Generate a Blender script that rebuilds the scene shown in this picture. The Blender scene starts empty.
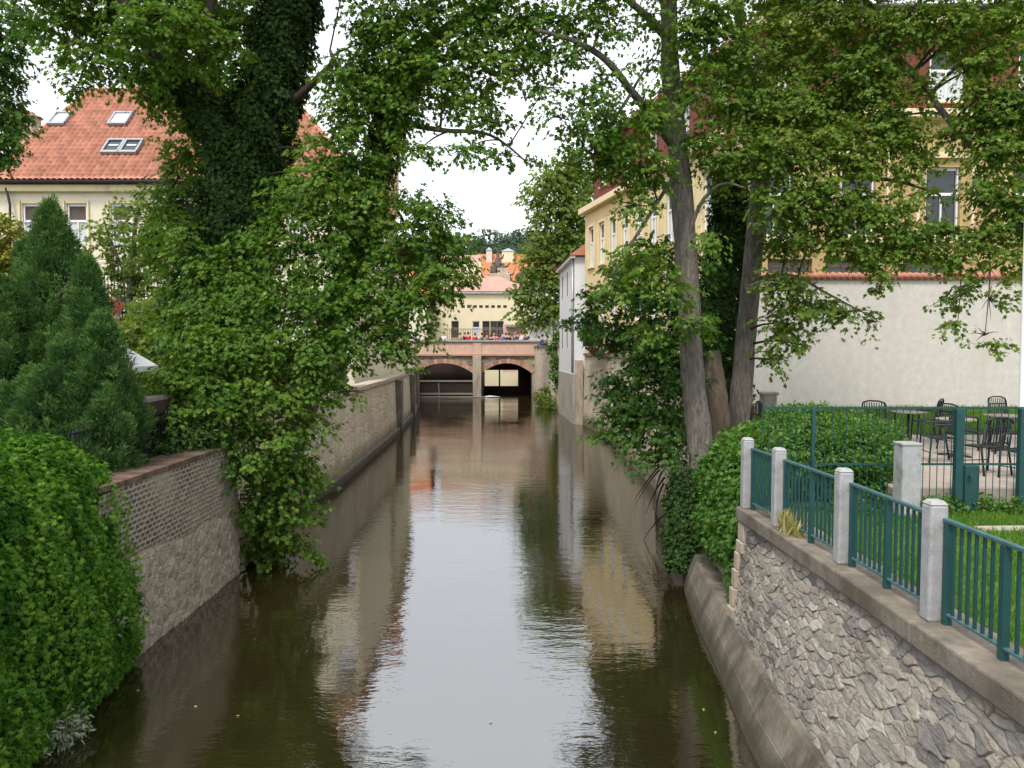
import bpy, bmesh, math, random
import numpy as np
from mathutils import Vector, Matrix

random.seed(7)
S = bpy.context.scene
C = S.collection
R = math.radians

# ------------------------------------------------------------------ camera, sky, sun, exposure
FPX, PITCH, CAMZ = 750.0, math.atan(34 / 750.0), 4.5
cam_d = bpy.data.cameras.new('camera')
cam = bpy.data.objects.new('camera', cam_d)
C.objects.link(cam)
cam.location = (0, 0, CAMZ)
cam.rotation_euler = (math.pi / 2 - PITCH, 0, 0)
cam_d.sensor_width = 36
cam_d.lens = FPX / 1024 * 36
cam_d.clip_end = 3000
cam_d.clip_start = 0.1
S.camera = cam

world = bpy.data.worlds.new('World')
S.world = world
world.use_nodes = True
wn = world.node_tree
wn.nodes.clear()
sky = wn.nodes.new('ShaderNodeTexSky')
sky.sky_type = 'NISHITA'
sky.sun_disc = False
sky.sun_elevation = R(58)
sky.sun_rotation = R(205)
sky.air_density = 1.0
sky.dust_density = 3.0
sky.ozone_density = 1.0
hs = wn.nodes.new('ShaderNodeHueSaturation')
hs.inputs['Saturation'].default_value = 0.25
mixw = wn.nodes.new('ShaderNodeMix')
mixw.data_type = 'RGBA'
mixw.inputs['Factor'].default_value = 0.72
mixw.inputs['B'].default_value = (9.5, 9.9, 10.6, 1)
bg = wn.nodes.new('ShaderNodeBackground')
bg.inputs['Strength'].default_value = 0.088
wo = wn.nodes.new('ShaderNodeOutputWorld')
wn.links.new(sky.outputs[0], hs.inputs['Color'])
wn.links.new(hs.outputs[0], mixw.inputs['A'])
wn.links.new(mixw.outputs['Result'], bg.inputs['Color'])
wn.links.new(bg.outputs[0], wo.inputs['Surface'])

sun_d = bpy.data.lights.new('sun', 'SUN')
sun_d.energy = 1.5
sun_d.angle = R(12)
sun_d.color = (1.0, 0.94, 0.84)
sun = bpy.data.objects.new('sun', sun_d)
C.objects.link(sun)
sun.rotation_euler = (R(90 - 58), 0, R(-25))
sun.location = (0, 0, 40)

S.view_settings.view_transform = 'Standard'
S.view_settings.look = 'None'
S.view_settings.exposure = 1.12
S.view_settings.gamma = 1.0
S.cycles.use_denoising = True
S.cycles.max_bounces = 7
S.cycles.diffuse_bounces = 4
S.cycles.glossy_bounces = 3
S.cycles.transmission_bounces = 4
S.cycles.caustics_reflective = False
S.cycles.caustics_refractive = False


def P(px, py, Y):
    """point of the place seen in direction (px,py) at distance Y down the canal"""
    rx, ry = (px - 512) / FPX, (384 - py) / FPX
    d = Vector((rx, math.cos(PITCH) + ry * math.sin(PITCH), -math.sin(PITCH) + ry * math.cos(PITCH)))
    return Vector((0, 0, CAMZ)) + d * (Y / d.y)


# ------------------------------------------------------------------ helpers: mesh building and tagging
ORG = {}


class MB:
    def __init__(s):
        s.v, s.f, s.r = [], [], []

    def add(s, vs, fs, rnd=0.5):
        b = len(s.v)
        s.v += [tuple(p) for p in vs]
        s.f += [tuple(b + i for i in q) for q in fs]
        s.r += [rnd] * len(fs)
        return s

    def quad(s, a, b, c, d, rnd=0.5):
        return s.add([a, b, c, d], [(0, 1, 2, 3)], rnd)

    def box(s, c, d, rz=0, rnd=0.5, M=None):
        x, y, z = d[0] / 2, d[1] / 2, d[2] / 2
        vs = [Vector(p) for p in ((-x, -y, -z), (x, -y, -z), (x, y, -z), (-x, y, -z), (-x, -y, z), (x, -y, z), (x, y, z), (-x, y, z))]
        if M is None:
            M = Matrix.Rotation(rz, 3, 'Z')
        c = Vector(c)
        return s.add([c + M @ p for p in vs], [(0, 3, 2, 1), (4, 5, 6, 7), (0, 1, 5, 4), (1, 2, 6, 5), (2, 3, 7, 6), (3, 0, 4, 7)], rnd)

    def bar(s, a, b, w, h, rnd=0.5):
        """box beam from a to b, w wide, h high"""
        a, b = Vector(a), Vector(b)
        d = (b - a).normalized()
        up = Vector((0, 0, 1)) if abs(d.z) < 0.95 else Vector((0, 1, 0))
        sx = d.cross(up).normalized() * w / 2
        sz = sx.cross(d).normalized() * h / 2
        vs = [p + q for p in (a, b) for q in (-sx - sz, sx - sz, sx + sz, -sx + sz)]
        return s.add(vs, [(0, 1, 2, 3), (7, 6, 5, 4), (0, 4, 5, 1), (1, 5, 6, 2), (2, 6, 7, 3), (3, 7, 4, 0)], rnd)

    def tube(s, pts, rad, n=8, cap=True, jitter=0, rng=random):
        pts = [Vector(p) for p in pts]
        k = len(pts)
        if not hasattr(rad, '__len__'):
            rad = [rad] * k
        b = len(s.v)
        prev = None
        for i, p in enumerate(pts):
            t = (pts[min(i + 1, k - 1)] - pts[max(i - 1, 0)]).normalized()
            if prev is None:
                ref = Vector((0, 0, 1)) if abs(t.z) < 0.9 else Vector((1, 0, 0))
                u = t.cross(ref).normalized()
            else:
                u = (prev - t * prev.dot(t)).normalized()
            w = t.cross(u)
            prev = u
            for j in range(n):
                a = 2 * math.pi * j / n
                q = rad[i] * (1 + (rng.uniform(-jitter, jitter) if jitter else 0))
                s.v.append(tuple(p + (u * math.cos(a) + w * math.sin(a)) * q))
        for i in range(k - 1):
            for j in range(n):
                s.f.append((b + i * n + j, b + i * n + (j + 1) % n, b + (i + 1) * n + (j + 1) % n, b + (i + 1) * n + j))
                s.r.append(0.5)
        if cap:
            s.f.append(tuple(b + j for j in reversed(range(n))))
            s.f.append(tuple(b + (k - 1) * n + j for j in range(n)))
            s.r += [0.5, 0.5]
        return s

    def lathe(s, prof, c, n=16):
        b = len(s.v)
        for r_, z in prof:
            for j in range(n):
                a = 2 * math.pi * j / n
                s.v.append((c[0] + r_ * math.cos(a), c[1] + r_ * math.sin(a), c[2] + z))
        for i in range(len(prof) - 1):
            for j in range(n):
                s.f.append((b + i * n + j, b + i * n + (j + 1) % n, b + (i + 1) * n + (j + 1) % n, b + (i + 1) * n + j))
                s.r.append(0.5)
        return s

    def prism(s, poly, z0, z1):
        n = len(poly)
        vs = [(p[0], p[1], z0) for p in poly] + [(p[0], p[1], z1) for p in poly]
        fs = [tuple(reversed(range(n))), tuple(range(n, 2 * n))] + [(i, (i + 1) % n, n + (i + 1) % n, n + i) for i in range(n)]
        return s.add(vs, fs)

    def build(s, name, m, parent=None, smooth=False, bevel=0.0):
        o = raw_object(name, np.array(s.v, dtype=float), s.f, m, parent, smooth)
        a = o.data.attributes.new('rnd', 'FLOAT', 'FACE')
        a.data.foreach_set('value', np.array(s.r, dtype=np.float32))
        if bevel:
            bv = o.modifiers.new('bevel', 'BEVEL')
            bv.width = bevel
            bv.segments = 2
            bv.limit_method = 'ANGLE'
        return o


def raw_object(name, v, f, m, parent=None, smooth=False):
    me = bpy.data.meshes.new(name)
    off = ORG.get(parent.name, Vector((0, 0, 0))) if parent else Vector((0, 0, 0))
    v = np.asarray(v, dtype=float) - np.array(off)
    me.from_pydata(v.tolist(), [], f)
    me.materials.append(m)
    if smooth:
        me.polygons.foreach_set('use_smooth', [True] * len(me.polygons))
    o = bpy.data.objects.new(name, me)
    C.objects.link(o)
    if parent:
        o.parent = parent
        ORG[o.name] = off
    return o


def np_mesh(name, v, faces, m, parent=None, smooth=False, fattr=None, vattr=None):
    """fast mesh from arrays, faces all of the same size"""
    off = ORG.get(parent.name, Vector((0, 0, 0))) if parent else Vector((0, 0, 0))
    v = np.asarray(v, dtype=np.float32) - np.array(off, dtype=np.float32)
    nf, k = faces.shape
    me = bpy.data.meshes.new(name)
    me.vertices.add(len(v))
    me.vertices.foreach_set('co', v.ravel())
    me.loops.add(nf * k)
    me.loops.foreach_set('vertex_index', faces.astype(np.int32).ravel())
    me.polygons.add(nf)
    me.polygons.foreach_set('loop_start', np.arange(0, nf * k, k, dtype=np.int32))
    me.polygons.foreach_set('loop_total', np.full(nf, k, dtype=np.int32))
    if smooth:
        me.polygons.foreach_set('use_smooth', np.ones(nf, dtype=bool))
    me.update(calc_edges=True)
    for an, arr in (fattr or {}).items():
        a = me.attributes.new(an, 'FLOAT', 'FACE')
        a.data.foreach_set('value', np.asarray(arr, dtype=np.float32))
    for an, arr in (vattr or {}).items():
        a = me.attributes.new(an, 'FLOAT', 'POINT')
        a.data.foreach_set('value', np.asarray(arr, dtype=np.float32))
    me.materials.append(m)
    o = bpy.data.objects.new(name, me)
    C.objects.link(o)
    if parent:
        o.parent = parent
        ORG[o.name] = off
    return o


def tag(o, label=None, cat=None, group=None, kind=None):
    if label: o['label'] = label
    if cat: o['category'] = cat
    if group: o['group'] = group
    if kind: o['kind'] = kind
    return o


def thing(name, label, cat, loc=(0, 0, 0), group=None):
    o = bpy.data.objects.new(name, None)
    o.empty_display_size = 0.2
    C.objects.link(o)
    o.location = loc
    ORG[o.name] = Vector(loc)
    return tag(o, label, cat, group)


def dup(root, loc, rz, label=None, group=None):
    r = root.copy(); C.objects.link(r); r.location = loc; r.rotation_euler = (0, 0, rz)
    if label: r['label'] = label
    if group: r['group'] = group
    for ch in list(root.children):
        c = ch.copy(); C.objects.link(c); c.parent = r
        for g in ch.children:
            d = g.copy(); C.objects.link(d); d.parent = c
    return r


# ------------------------------------------------------------------ materials
def newmat(name):
    m = bpy.data.materials.new(name)
    m.use_nodes = True
    nt = m.node_tree
    return m, nt, nt.nodes['Principled BSDF']


def ramp(nt, cols, src):
    n = nt.nodes.new('ShaderNodeValToRGB')
    el = n.color_ramp.elements
    while len(el) < len(cols):
        el.new(0.5)
    for e, (p, c) in zip(el, cols):
        e.position = p
        e.color = (*c, 1)
    nt.links.new(src, n.inputs[0])
    return n.outputs[0]


def coords(nt, stretch=(1, 1, 1)):
    tc = nt.nodes.new('ShaderNodeTexCoord')
    mp = nt.nodes.new('ShaderNodeMapping')
    mp.inputs['Scale'].default_value = stretch
    nt.links.new(tc.outputs['Object'], mp.inputs[0])
    return mp.outputs[0]


def noise(nt, vec, scale, detail=4, rough=0.6):
    n = nt.nodes.new('ShaderNodeTexNoise')
    n.inputs['Scale'].default_value = scale
    n.inputs['Detail'].default_value = detail
    n.inputs['Roughness'].default_value = rough
    nt.links.new(vec, n.inputs['Vector'])
    return n.outputs[0]


def mixc(nt, fac, a, b, mode='MIX'):
    n = nt.nodes.new('ShaderNodeMix')
    n.data_type = 'RGBA'
    n.blend_type = mode
    for k, x in (('Factor', fac), ('A', a), ('B', b)):
        if isinstance(x, (int, float)):
            n.inputs[k].default_value = x
        elif isinstance(x, tuple):
            n.inputs[k].default_value = (*x, 1)
        else:
            nt.links.new(x, n.inputs[k])
    return n.outputs['Result']


def attr(nt, name='rnd'):
    a = nt.nodes.new('ShaderNodeAttribute')
    a.attribute_name = name
    return a.outputs['Fac']


def bump(nt, bs, h, strength=0.5, dist=0.02):
    b = nt.nodes.new('ShaderNodeBump')
    b.inputs['Strength'].default_value = strength
    b.inputs['Distance'].default_value = dist
    nt.links.new(h, b.inputs['Height'])
    nt.links.new(b.outputs[0], bs.inputs['Normal'])


def rgb(a, k):
    return tuple(x * k for x in a)


def tide_mix(nt, col, tide):
    """algae band that grows on a wall just above the water line"""
    h, c = tide
    tc = nt.nodes.new('ShaderNodeTexCoord')
    sp = nt.nodes.new('ShaderNodeSeparateXYZ')
    nt.links.new(tc.outputs['Object'], sp.inputs[0])
    ma = nt.nodes.new('ShaderNodeMath'); ma.operation = 'MULTIPLY_ADD'
    nt.links.new(noise(nt, coords(nt, (1.5, 1.5, .6)), 1.6, 5, .7), ma.inputs[0])
    ma.inputs[1].default_value = -0.9 * h
    nt.links.new(sp.outputs['Z'], ma.inputs[2])
    f = ramp(nt, [(0.0, (1, 1, 1)), (1.0, (0, 0, 0))], ma.outputs[0])
    mr = nt.nodes.new('ShaderNodeMapRange')
    mr.inputs['From Min'].default_value = -.1 * h; mr.inputs['From Max'].default_value = .7 * h
    mr.inputs['To Min'].default_value = .8; mr.inputs['To Max'].default_value = 0
    nt.links.new(ma.outputs[0], mr.inputs['Value'])
    return mixc(nt, mr.outputs[0], col, c)


def surf(name, c, var=0.25, scale=3.0, rough=0.85, bs=30.0, bstr=0.4, bdist=0.01, stretch=(1, 1, 1), dirt=None, dirt_lo=0.55, spec=0.3, metal=0.0, rnd=0.0, dscale=1.1, dst=(1, 1, 0.35), tide=None):
    """base colour broken by noise, optional dirt patches, optional per-face variation"""
    m, nt, b = newmat(name)
    v = coords(nt, stretch)
    col = ramp(nt, [(0.25, rgb(c, 1 - var)), (0.5, c), (0.75, rgb(c, 1 + var))], noise(nt, v, scale))
    fine = noise(nt, v, scale * 9, 3, 0.7)
    col = mixc(nt, 0.35, col, ramp(nt, [(0.3, (0.35, 0.35, 0.35)), (0.7, (0.65, 0.65, 0.65))], fine), 'OVERLAY')
    if dirt:
        v2 = coords(nt, dst)
        fac = ramp(nt, [(dirt_lo, (0, 0, 0)), (dirt_lo + 0.2, (1, 1, 1))], noise(nt, v2, dscale, 6, 0.65))
        col = mixc(nt, fac, col, dirt)
    if rnd:
        k = ramp(nt, [(0, (1 - rnd,) * 3), (1, (1 + rnd,) * 3)], attr(nt))
        col = mixc(nt, 1.0, col, k, 'MULTIPLY')
    if tide:
        col = tide_mix(nt, col, tide)
    nt.links.new(col, b.inputs['Base Color'])
    b.inputs['Roughness'].default_value = rough
    b.inputs['Specular IOR Level'].default_value = spec
    b.inputs['Metallic'].default_value = metal
    if bstr:
        bump(nt, b, noise(nt, v, bs, 5, 0.65), bstr, bdist)
    return m


def leafmat(name, cols, trans=0.3, rough=0.5):
    m, nt, b = newmat(name)
    col = ramp(nt, cols, attr(nt))
    nt.links.new(col, b.inputs['Base Color'])
    b.inputs['Roughness'].default_value = rough
    b.inputs['Specular IOR Level'].default_value = 0.18
    tr = nt.nodes.new('ShaderNodeBsdfTranslucent')
    nt.links.new(mixc(nt, 1.0, col, (1.5, 1.45, 0.6), 'MULTIPLY'), tr.inputs['Color'])
    mx = nt.nodes.new('ShaderNodeMixShader')
    mx.inputs[0].default_value = trans
    nt.links.new(b.outputs[0], mx.inputs[1])
    nt.links.new(tr.outputs[0], mx.inputs[2])
    nt.links.new(mx.outputs[0], nt.nodes['Material Output'].inputs['Surface'])
    return m


def rubble(name, cols, mortar, vec_axes='YZ', sx=2.2, sz=4.5, bdist=0.05, dirt=None, edge=0.05, tide=None):
    """stone rubble by voronoi cells on a vertical wall"""
    m, nt, b = newmat(name)
    tc = nt.nodes.new('ShaderNodeTexCoord')
    sp = nt.nodes.new('ShaderNodeSeparateXYZ')
    nt.links.new(tc.outputs['Object'], sp.inputs[0])
    cb = nt.nodes.new('ShaderNodeCombineXYZ')
    a0, a1 = vec_axes
    nt.links.new(sp.outputs[a0], cb.inputs[0])
    nt.links.new(sp.outputs[a1], cb.inputs[1])
    nz = nt.nodes.new('ShaderNodeTexNoise')
    nz.inputs['Scale'].default_value = 2.5
    nt.links.new(cb.outputs[0], nz.inputs['Vector'])
    off = mixc(nt, 0.12, cb.outputs[0], nz.outputs['Color'])
    mp = nt.nodes.new('ShaderNodeMapping')
    mp.inputs['Scale'].default_value = (sx, sz, 1)
    nt.links.new(off, mp.inputs[0])
    vo = nt.nodes.new('ShaderNodeTexVoronoi')
    nt.links.new(mp.outputs[0], vo.inputs['Vector'])
    vo.inputs['Scale'].default_value = 1
    ve = nt.nodes.new('ShaderNodeTexVoronoi')
    ve.feature = 'DISTANCE_TO_EDGE'
    nt.links.new(mp.outputs[0], ve.inputs['Vector'])
    ve.inputs['Scale'].default_value = 1
    sep = nt.nodes.new('ShaderNodeSeparateColor')
    nt.links.new(vo.outputs['Color'], sep.inputs[0])
    col = ramp(nt, cols, sep.outputs[0])
    v = coords(nt)
    col = mixc(nt, 0.5, col, ramp(nt, [(0.3, (0.3, 0.3, 0.3)), (0.7, (0.7, 0.7, 0.7))], noise(nt, v, 14, 5, 0.7)), 'OVERLAY')
    ed = ramp(nt, [(edge * 0.4, (0, 0, 0)), (edge * 1.6, (1, 1, 1))], ve.outputs['Distance'])
    col = mixc(nt, ed, mortar, col)
    if dirt:
        v2 = coords(nt, (1, 1, 0.4))
        fac = ramp(nt, [(0.5, (0, 0, 0)), (0.72, (1, 1, 1))], noise(nt, v2, 0.9, 6, 0.65))
        col = mixc(nt, fac, col, dirt)
    if tide:
        col = tide_mix(nt, col, tide)
    nt.links.new(col, b.inputs['Base Color'])
    b.inputs['Roughness'].default_value = 0.9
    b.inputs['Specular IOR Level'].default_value = 0.2
    hsum = nt.nodes.new('ShaderNodeMath')
    hsum.operation = 'MULTIPLY_ADD'
    nt.links.new(noise(nt, v, 9, 5, 0.7), hsum.inputs[0])
    hsum.inputs[1].default_value = 0.5
    nt.links.new(ed, hsum.inputs[2])
    bump(nt, b, hsum.outputs[0], 0.7, bdist)
    return m


MAT = {}
MAT['leaf_maple'] = leafmat('maple_leaf', [(0, (0.048, 0.112, 0.016)), (0.45, (0.092, 0.185, 0.024)), (0.85, (0.155, 0.25, 0.036)), (1, (0.30, 0.31, 0.05))], 0.42)
MAT['leaf_gold'] = leafmat('yellowing_maple_leaf', [(0, (0.050, 0.110, 0.017)), (0.45, (0.102, 0.182, 0.026)), (0.85, (0.18, 0.25, 0.036)), (1, (0.36, 0.33, 0.05))], 0.42)
MAT['leaf_deep'] = leafmat('deep_green_leaf', [(0, (0.030, 0.085, 0.018)), (0.5, (0.062, 0.142, 0.026)), (0.95, (0.115, 0.205, 0.036)), (1, (0.22, 0.24, 0.05))], 0.36)
MAT['leaf_ivy'] = leafmat('ivy_leaf', [(0, (0.018, 0.045, 0.010)), (0.6, (0.038, 0.085, 0.018)), (1, (0.075, 0.135, 0.028))], 0.2, 0.75)
MAT['leaf_bright'] = leafmat('bright_creeper_leaf', [(0, (0.026, 0.086, 0.008)), (0.5, (0.056, 0.155, 0.012)), (1, (0.15, 0.28, 0.026))], 0.36)
MAT['leaf_hedge'] = leafmat('hedge_leaf', [(0, (0.034, 0.095, 0.018)), (0.5, (0.072, 0.17, 0.028)), (1, (0.155, 0.26, 0.05))], 0.35)
MAT['leaf_yew'] = leafmat('yew_needle', [(0, (0.020, 0.058, 0.018)), (0.5, (0.058, 0.13, 0.036)), (1, (0.14, 0.23, 0.06))], 0.25, 0.8)
MAT['leaf_lime'] = leafmat('lime_leaf', [(0, (0.075, 0.135, 0.035)), (0.5, (0.14, 0.215, 0.045)), (1, (0.23, 0.28, 0.06))], 0.45)
MAT['leaf_pale'] = leafmat('withered_pale_leaf', [(0, (0.14, 0.18, 0.10)), (1, (0.36, 0.38, 0.29))], 0.2)
MAT['leaf_yellow'] = leafmat('yellow_leaf', [(0, (0.05, 0.11, 0.02)), (0.5, (0.16, 0.18, 0.03)), (1, (0.55, 0.42, 0.03))], 0.3)
MAT['leaf_far'] = leafmat('hazed_distant_leaf', [(0, (0.045, 0.085, 0.06)), (1, (0.095, 0.14, 0.09))], 0.2)  # bluish grey of the distance haze put into the leaf colour
MAT['grass'] = leafmat('lawn_grass_blade', [(0, (0.06, 0.15, 0.02)), (0.5, (0.10, 0.22, 0.03)), (1, (0.20, 0.30, 0.06))], 0.35)
MAT['straw'] = leafmat('dry_grass_blade', [(0, (0.22, 0.22, 0.08)), (1, (0.45, 0.40, 0.2))], 0.3)
MAT['bark'] = surf('grey_bark', (0.20, 0.175, 0.15), 0.6, 6, 0.95, 10, 1.0, 0.12, (2.6, 2.6, 0.55), dirt=(0.085, 0.08, 0.06), dirt_lo=0.48)
MAT['bark_dark'] = surf('dark_bark', (0.055, 0.042, 0.032), 0.35, 4, 0.95, 12, 0.9, 0.03, (2, 2, 0.5))
MAT['bark_red'] = surf('bare_red_brown_wood', (0.13, 0.095, 0.07), 0.45, 4, 0.95, 9, 1.0, 0.07, (2, 2, 0.5), dirt=(0.07, 0.055, 0.045), dirt_lo=0.5)
MAT['coping'] = surf('weathered_sandstone_coping', (0.20, 0.172, 0.14), 0.45, 4.5, 0.95, 45, 0.9, 0.014, dirt=(0.115, 0.095, 0.072), dirt_lo=0.46)
MAT['plinth'] = surf('brown_concrete_plinth', (0.18, 0.155, 0.125), 0.4, 3.5, 0.9, 30, 0.9, 0.018, dirt=(0.085, 0.072, 0.055), dirt_lo=0.44, dscale=2.6, dst=(1, 1, .25), tide=(0.3, (0.045, 0.042, 0.025)))
MAT['concrete'] = surf('pale_grey_concrete', (0.34, 0.34, 0.345), 0.18, 7, 0.9, 70, 0.7, 0.005, dirt=(0.185, 0.18, 0.165), dirt_lo=0.5, dscale=5.0, dst=(1, 1, .6))
MAT['teal'] = surf('teal_painted_steel', (0.009, 0.055, 0.055), 0.25, 8, 0.45, 60, 0.25, 0.003, spec=0.5, dirt=(0.05, 0.035, 0.022), dirt_lo=0.62, dscale=9)
MAT['teal_light'] = surf('pale_teal_rail_paint', (0.045, 0.115, 0.12), 0.25, 8, 0.45, 60, 0.25, 0.003, spec=0.5, dirt=(0.06, 0.05, 0.035), dirt_lo=0.62, dscale=9)
MAT['white_plaster'] = surf('off_white_plaster', (0.55, 0.512, 0.47), 0.02, 0.5, 0.95, 25, 0.08, 0.004, dirt=(0.50, 0.465, 0.425), dirt_lo=0.52, dscale=0.9, dst=(1.6, 1, .16))
MAT['cream'] = surf('cream_plaster', (0.66, 0.58, 0.40), 0.06, 0.8, 0.95, 20, 0.2, 0.006, dirt=(0.55, 0.48, 0.34), dirt_lo=0.6)
MAT['cream_pale'] = surf('pale_cream_plaster', (0.68, 0.62, 0.48), 0.05, 0.8, 0.95, 20, 0.2, 0.006, dirt=(0.57, 0.51, 0.4), dirt_lo=0.6)
MAT['yellow'] = surf('pale_yellow_plaster', (0.66, 0.54, 0.30), 0.06, 0.8, 0.95, 20, 0.2, 0.006, dirt=(0.56, 0.45, 0.26), dirt_lo=0.58)
MAT['ochre'] = surf('ochre_plaster', (0.44, 0.315, 0.15), 0.08, 0.8, 0.95, 20, 0.2, 0.006, dirt=(0.40, 0.28, 0.13), dirt_lo=0.58)
MAT['trim'] = surf('cream_cornice_plaster', (0.68, 0.57, 0.36), 0.06, 2, 0.9, 30, 0.2, 0.004, dirt=(0.42, 0.35, 0.25), dirt_lo=0.6)
MAT['red_wall'] = surf('dark_red_cladding', (0.16, 0.042, 0.034), 0.12, 1.5, 0.8, 20, 0.2, 0.005)
MAT['white_house'] = surf('cool_white_plaster', (0.66, 0.68, 0.71), 0.04, 1, 0.95, 20, 0.15, 0.005, dirt=(0.55, 0.57, 0.6), dirt_lo=0.6)
MAT['grey_plinth'] = surf('grey_render_plinth', (0.36, 0.335, 0.30), 0.12, 1.2, 0.95, 20, 0.3, 0.01, dirt=(0.24, 0.22, 0.19), dirt_lo=0.5)
MAT['tile'] = surf('terracotta_tile', (0.46, 0.20, 0.135), 0.15, 1.2, 0.85, 30, 0.3, 0.006, rnd=0.2, dirt=(0.38, 0.175, 0.12), dirt_lo=0.6)
MAT['tile_pink'] = surf('faded_pink_tile', (0.40, 0.235, 0.185), 0.12, 1.2, 0.85, 30, 0.3, 0.006, rnd=0.3)
MAT['tile_orange'] = surf('orange_tile', (0.42, 0.15, 0.065), 0.12, 0.8, 0.85, 30, 0.3, 0.006, rnd=0.25)
MAT['glass_dark'] = surf('window_glass', (0.025, 0.03, 0.035), 0.2, 2, 0.06, 5, 0.02, 0.002, spec=0.6)
MAT['curtain'] = surf('white_net_curtain', (0.55, 0.56, 0.58), 0.12, 3, 0.6, 12, 0.3, 0.01, (6, 6, 0.5))
MAT['blind'] = surf('brown_blind', (0.10, 0.075, 0.06), 0.15, 4, 0.6, 20, 0.2, 0.004)
MAT['frame_white'] = surf('white_window_paint', (0.72, 0.73, 0.74), 0.04, 5, 0.5, 40, 0.1, 0.002)
MAT['frame_brown'] = surf('brown_window_paint', (0.16, 0.10, 0.07), 0.15, 5, 0.6, 40, 0.2, 0.002)
MAT['metal_grey'] = surf('zinc_grey_metal', (0.32, 0.34, 0.36), 0.1, 4, 0.45, 40, 0.15, 0.003, metal=0.6)
MAT['black_metal'] = surf('black_iron', (0.018, 0.018, 0.02), 0.2, 8, 0.5, 50, 0.2, 0.002, spec=0.4)
MAT['wood_dark'] = surf('dark_brown_wood', (0.05, 0.033, 0.024), 0.3, 4, 0.8, 30, 0.5, 0.006, (1, 1, 4))
MAT['wood_grey'] = surf('weathered_grey_board', (0.24, 0.21, 0.18), 0.25, 4, 0.9, 30, 0.5, 0.006, (4, 1, 1))
MAT['parasol'] = surf('white_parasol_fabric', (0.72, 0.73, 0.76), 0.03, 3, 0.8, 25, 0.2, 0.004)
MAT['brick_cap'] = surf('brown_brick_coping', (0.125, 0.08, 0.06), 0.3, 3, 0.9, 40, 0.5, 0.008, rnd=0.35, dirt=(0.10, 0.10, 0.05), dirt_lo=0.52)
MAT['bridge_red'] = surf('pinkish_brick_parapet', (0.62, 0.415, 0.33), 0.15, 1.5, 0.9, 12, 0.4, 0.01, rnd=0.15)
MAT['brick_arch'] = surf('red_brick_arch_ring', (0.42, 0.25, 0.19), 0.2, 2, 0.9, 15, 0.4, 0.01, rnd=0.3)
MAT['pier'] = surf('grey_sandstone_pier', (0.42, 0.355, 0.275), 0.2, 2, 0.9, 20, 0.4, 0.01, dirt=(0.2, 0.17, 0.14), dirt_lo=0.5)
MAT['statue'] = surf('blackened_sandstone', (0.10, 0.085, 0.075), 0.5, 2.5, 0.95, 10, 0.6, 0.03)
MAT['paving'] = surf('pale_terrace_paving', (0.36, 0.31, 0.265), 0.08, 2, 0.9, 40, 0.3, 0.004, dirt=(0.3, 0.26, 0.22), dirt_lo=0.55)
MAT['soil'] = surf('bank_soil', (0.075, 0.085, 0.035), 0.4, 1.5, 0.95, 12, 0.6, 0.03)
MAT['lawn_soil'] = surf('mown_lawn_base', (0.065, 0.13, 0.028), 0.3, 2.0, 0.95, 40, 0.8, 0.03)
MAT['asphalt'] = surf('street_cobble', (0.22, 0.2, 0.18), 0.2, 2, 0.9, 20, 0.4, 0.01)
MAT['rubble_tan'] = rubble('tan_rubble_wall', [(0, (0.46, 0.39, 0.295)), (0.5, (0.55, 0.47, 0.365)), (1, (0.61, 0.535, 0.43))], (0.49, 0.42, 0.325), 'YZ', 1.6, 3.2, 0.02, (0.38, 0.315, 0.23), 0.05, (0.75, (0.085, 0.078, 0.04)))
MAT['rubble_dark'] = rubble('bridge_rubble', [(0, (0.14, 0.115, 0.09)), (0.5, (0.30, 0.245, 0.18)), (1, (0.44, 0.36, 0.27))], (0.36, 0.3, 0.22), 'XZ', 2.0, 3.0, 0.03)
MAT['skin'] = surf('skin', (0.50, 0.32, 0.24), 0.05, 4, 0.6, 30, 0.05, 0.001)

# water
m, nt, b = newmat('murky_canal_water')
b.inputs['Base Color'].default_value = (0.019, 0.015, 0.0055, 1)
b.inputs['Roughness'].default_value = 0.03
b.inputs['IOR'].default_value = 3.5
v = coords(nt, (0.55, 1.5, 1))
w1 = noise(nt, v, 2.6, 3, 0.55)
v2 = coords(nt, (1.0, 2.2, 1))
w2 = noise(nt, v2, 7.5, 2, 0.5)
v3 = coords(nt, (0.25, 0.35, 1))
gust = ramp(nt, [(0.35, (0.25, 0.25, 0.25)), (0.65, (1, 1, 1))], noise(nt, v3, 0.9, 3, 0.5))
ad = nt.nodes.new('ShaderNodeMath'); ad.operation = 'MULTIPLY_ADD'
nt.links.new(w2, ad.inputs[0]); ad.inputs[1].default_value = 0.35; nt.links.new(w1, ad.inputs[2])
mu = nt.nodes.new('ShaderNodeMath'); mu.operation = 'MULTIPLY'
nt.links.new(ad.outputs[0], mu.inputs[0]); nt.links.new(gust, mu.inputs[1])
bump(nt, b, mu.outputs[0], 0.36, 0.024)
MAT['water'] = m


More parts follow.
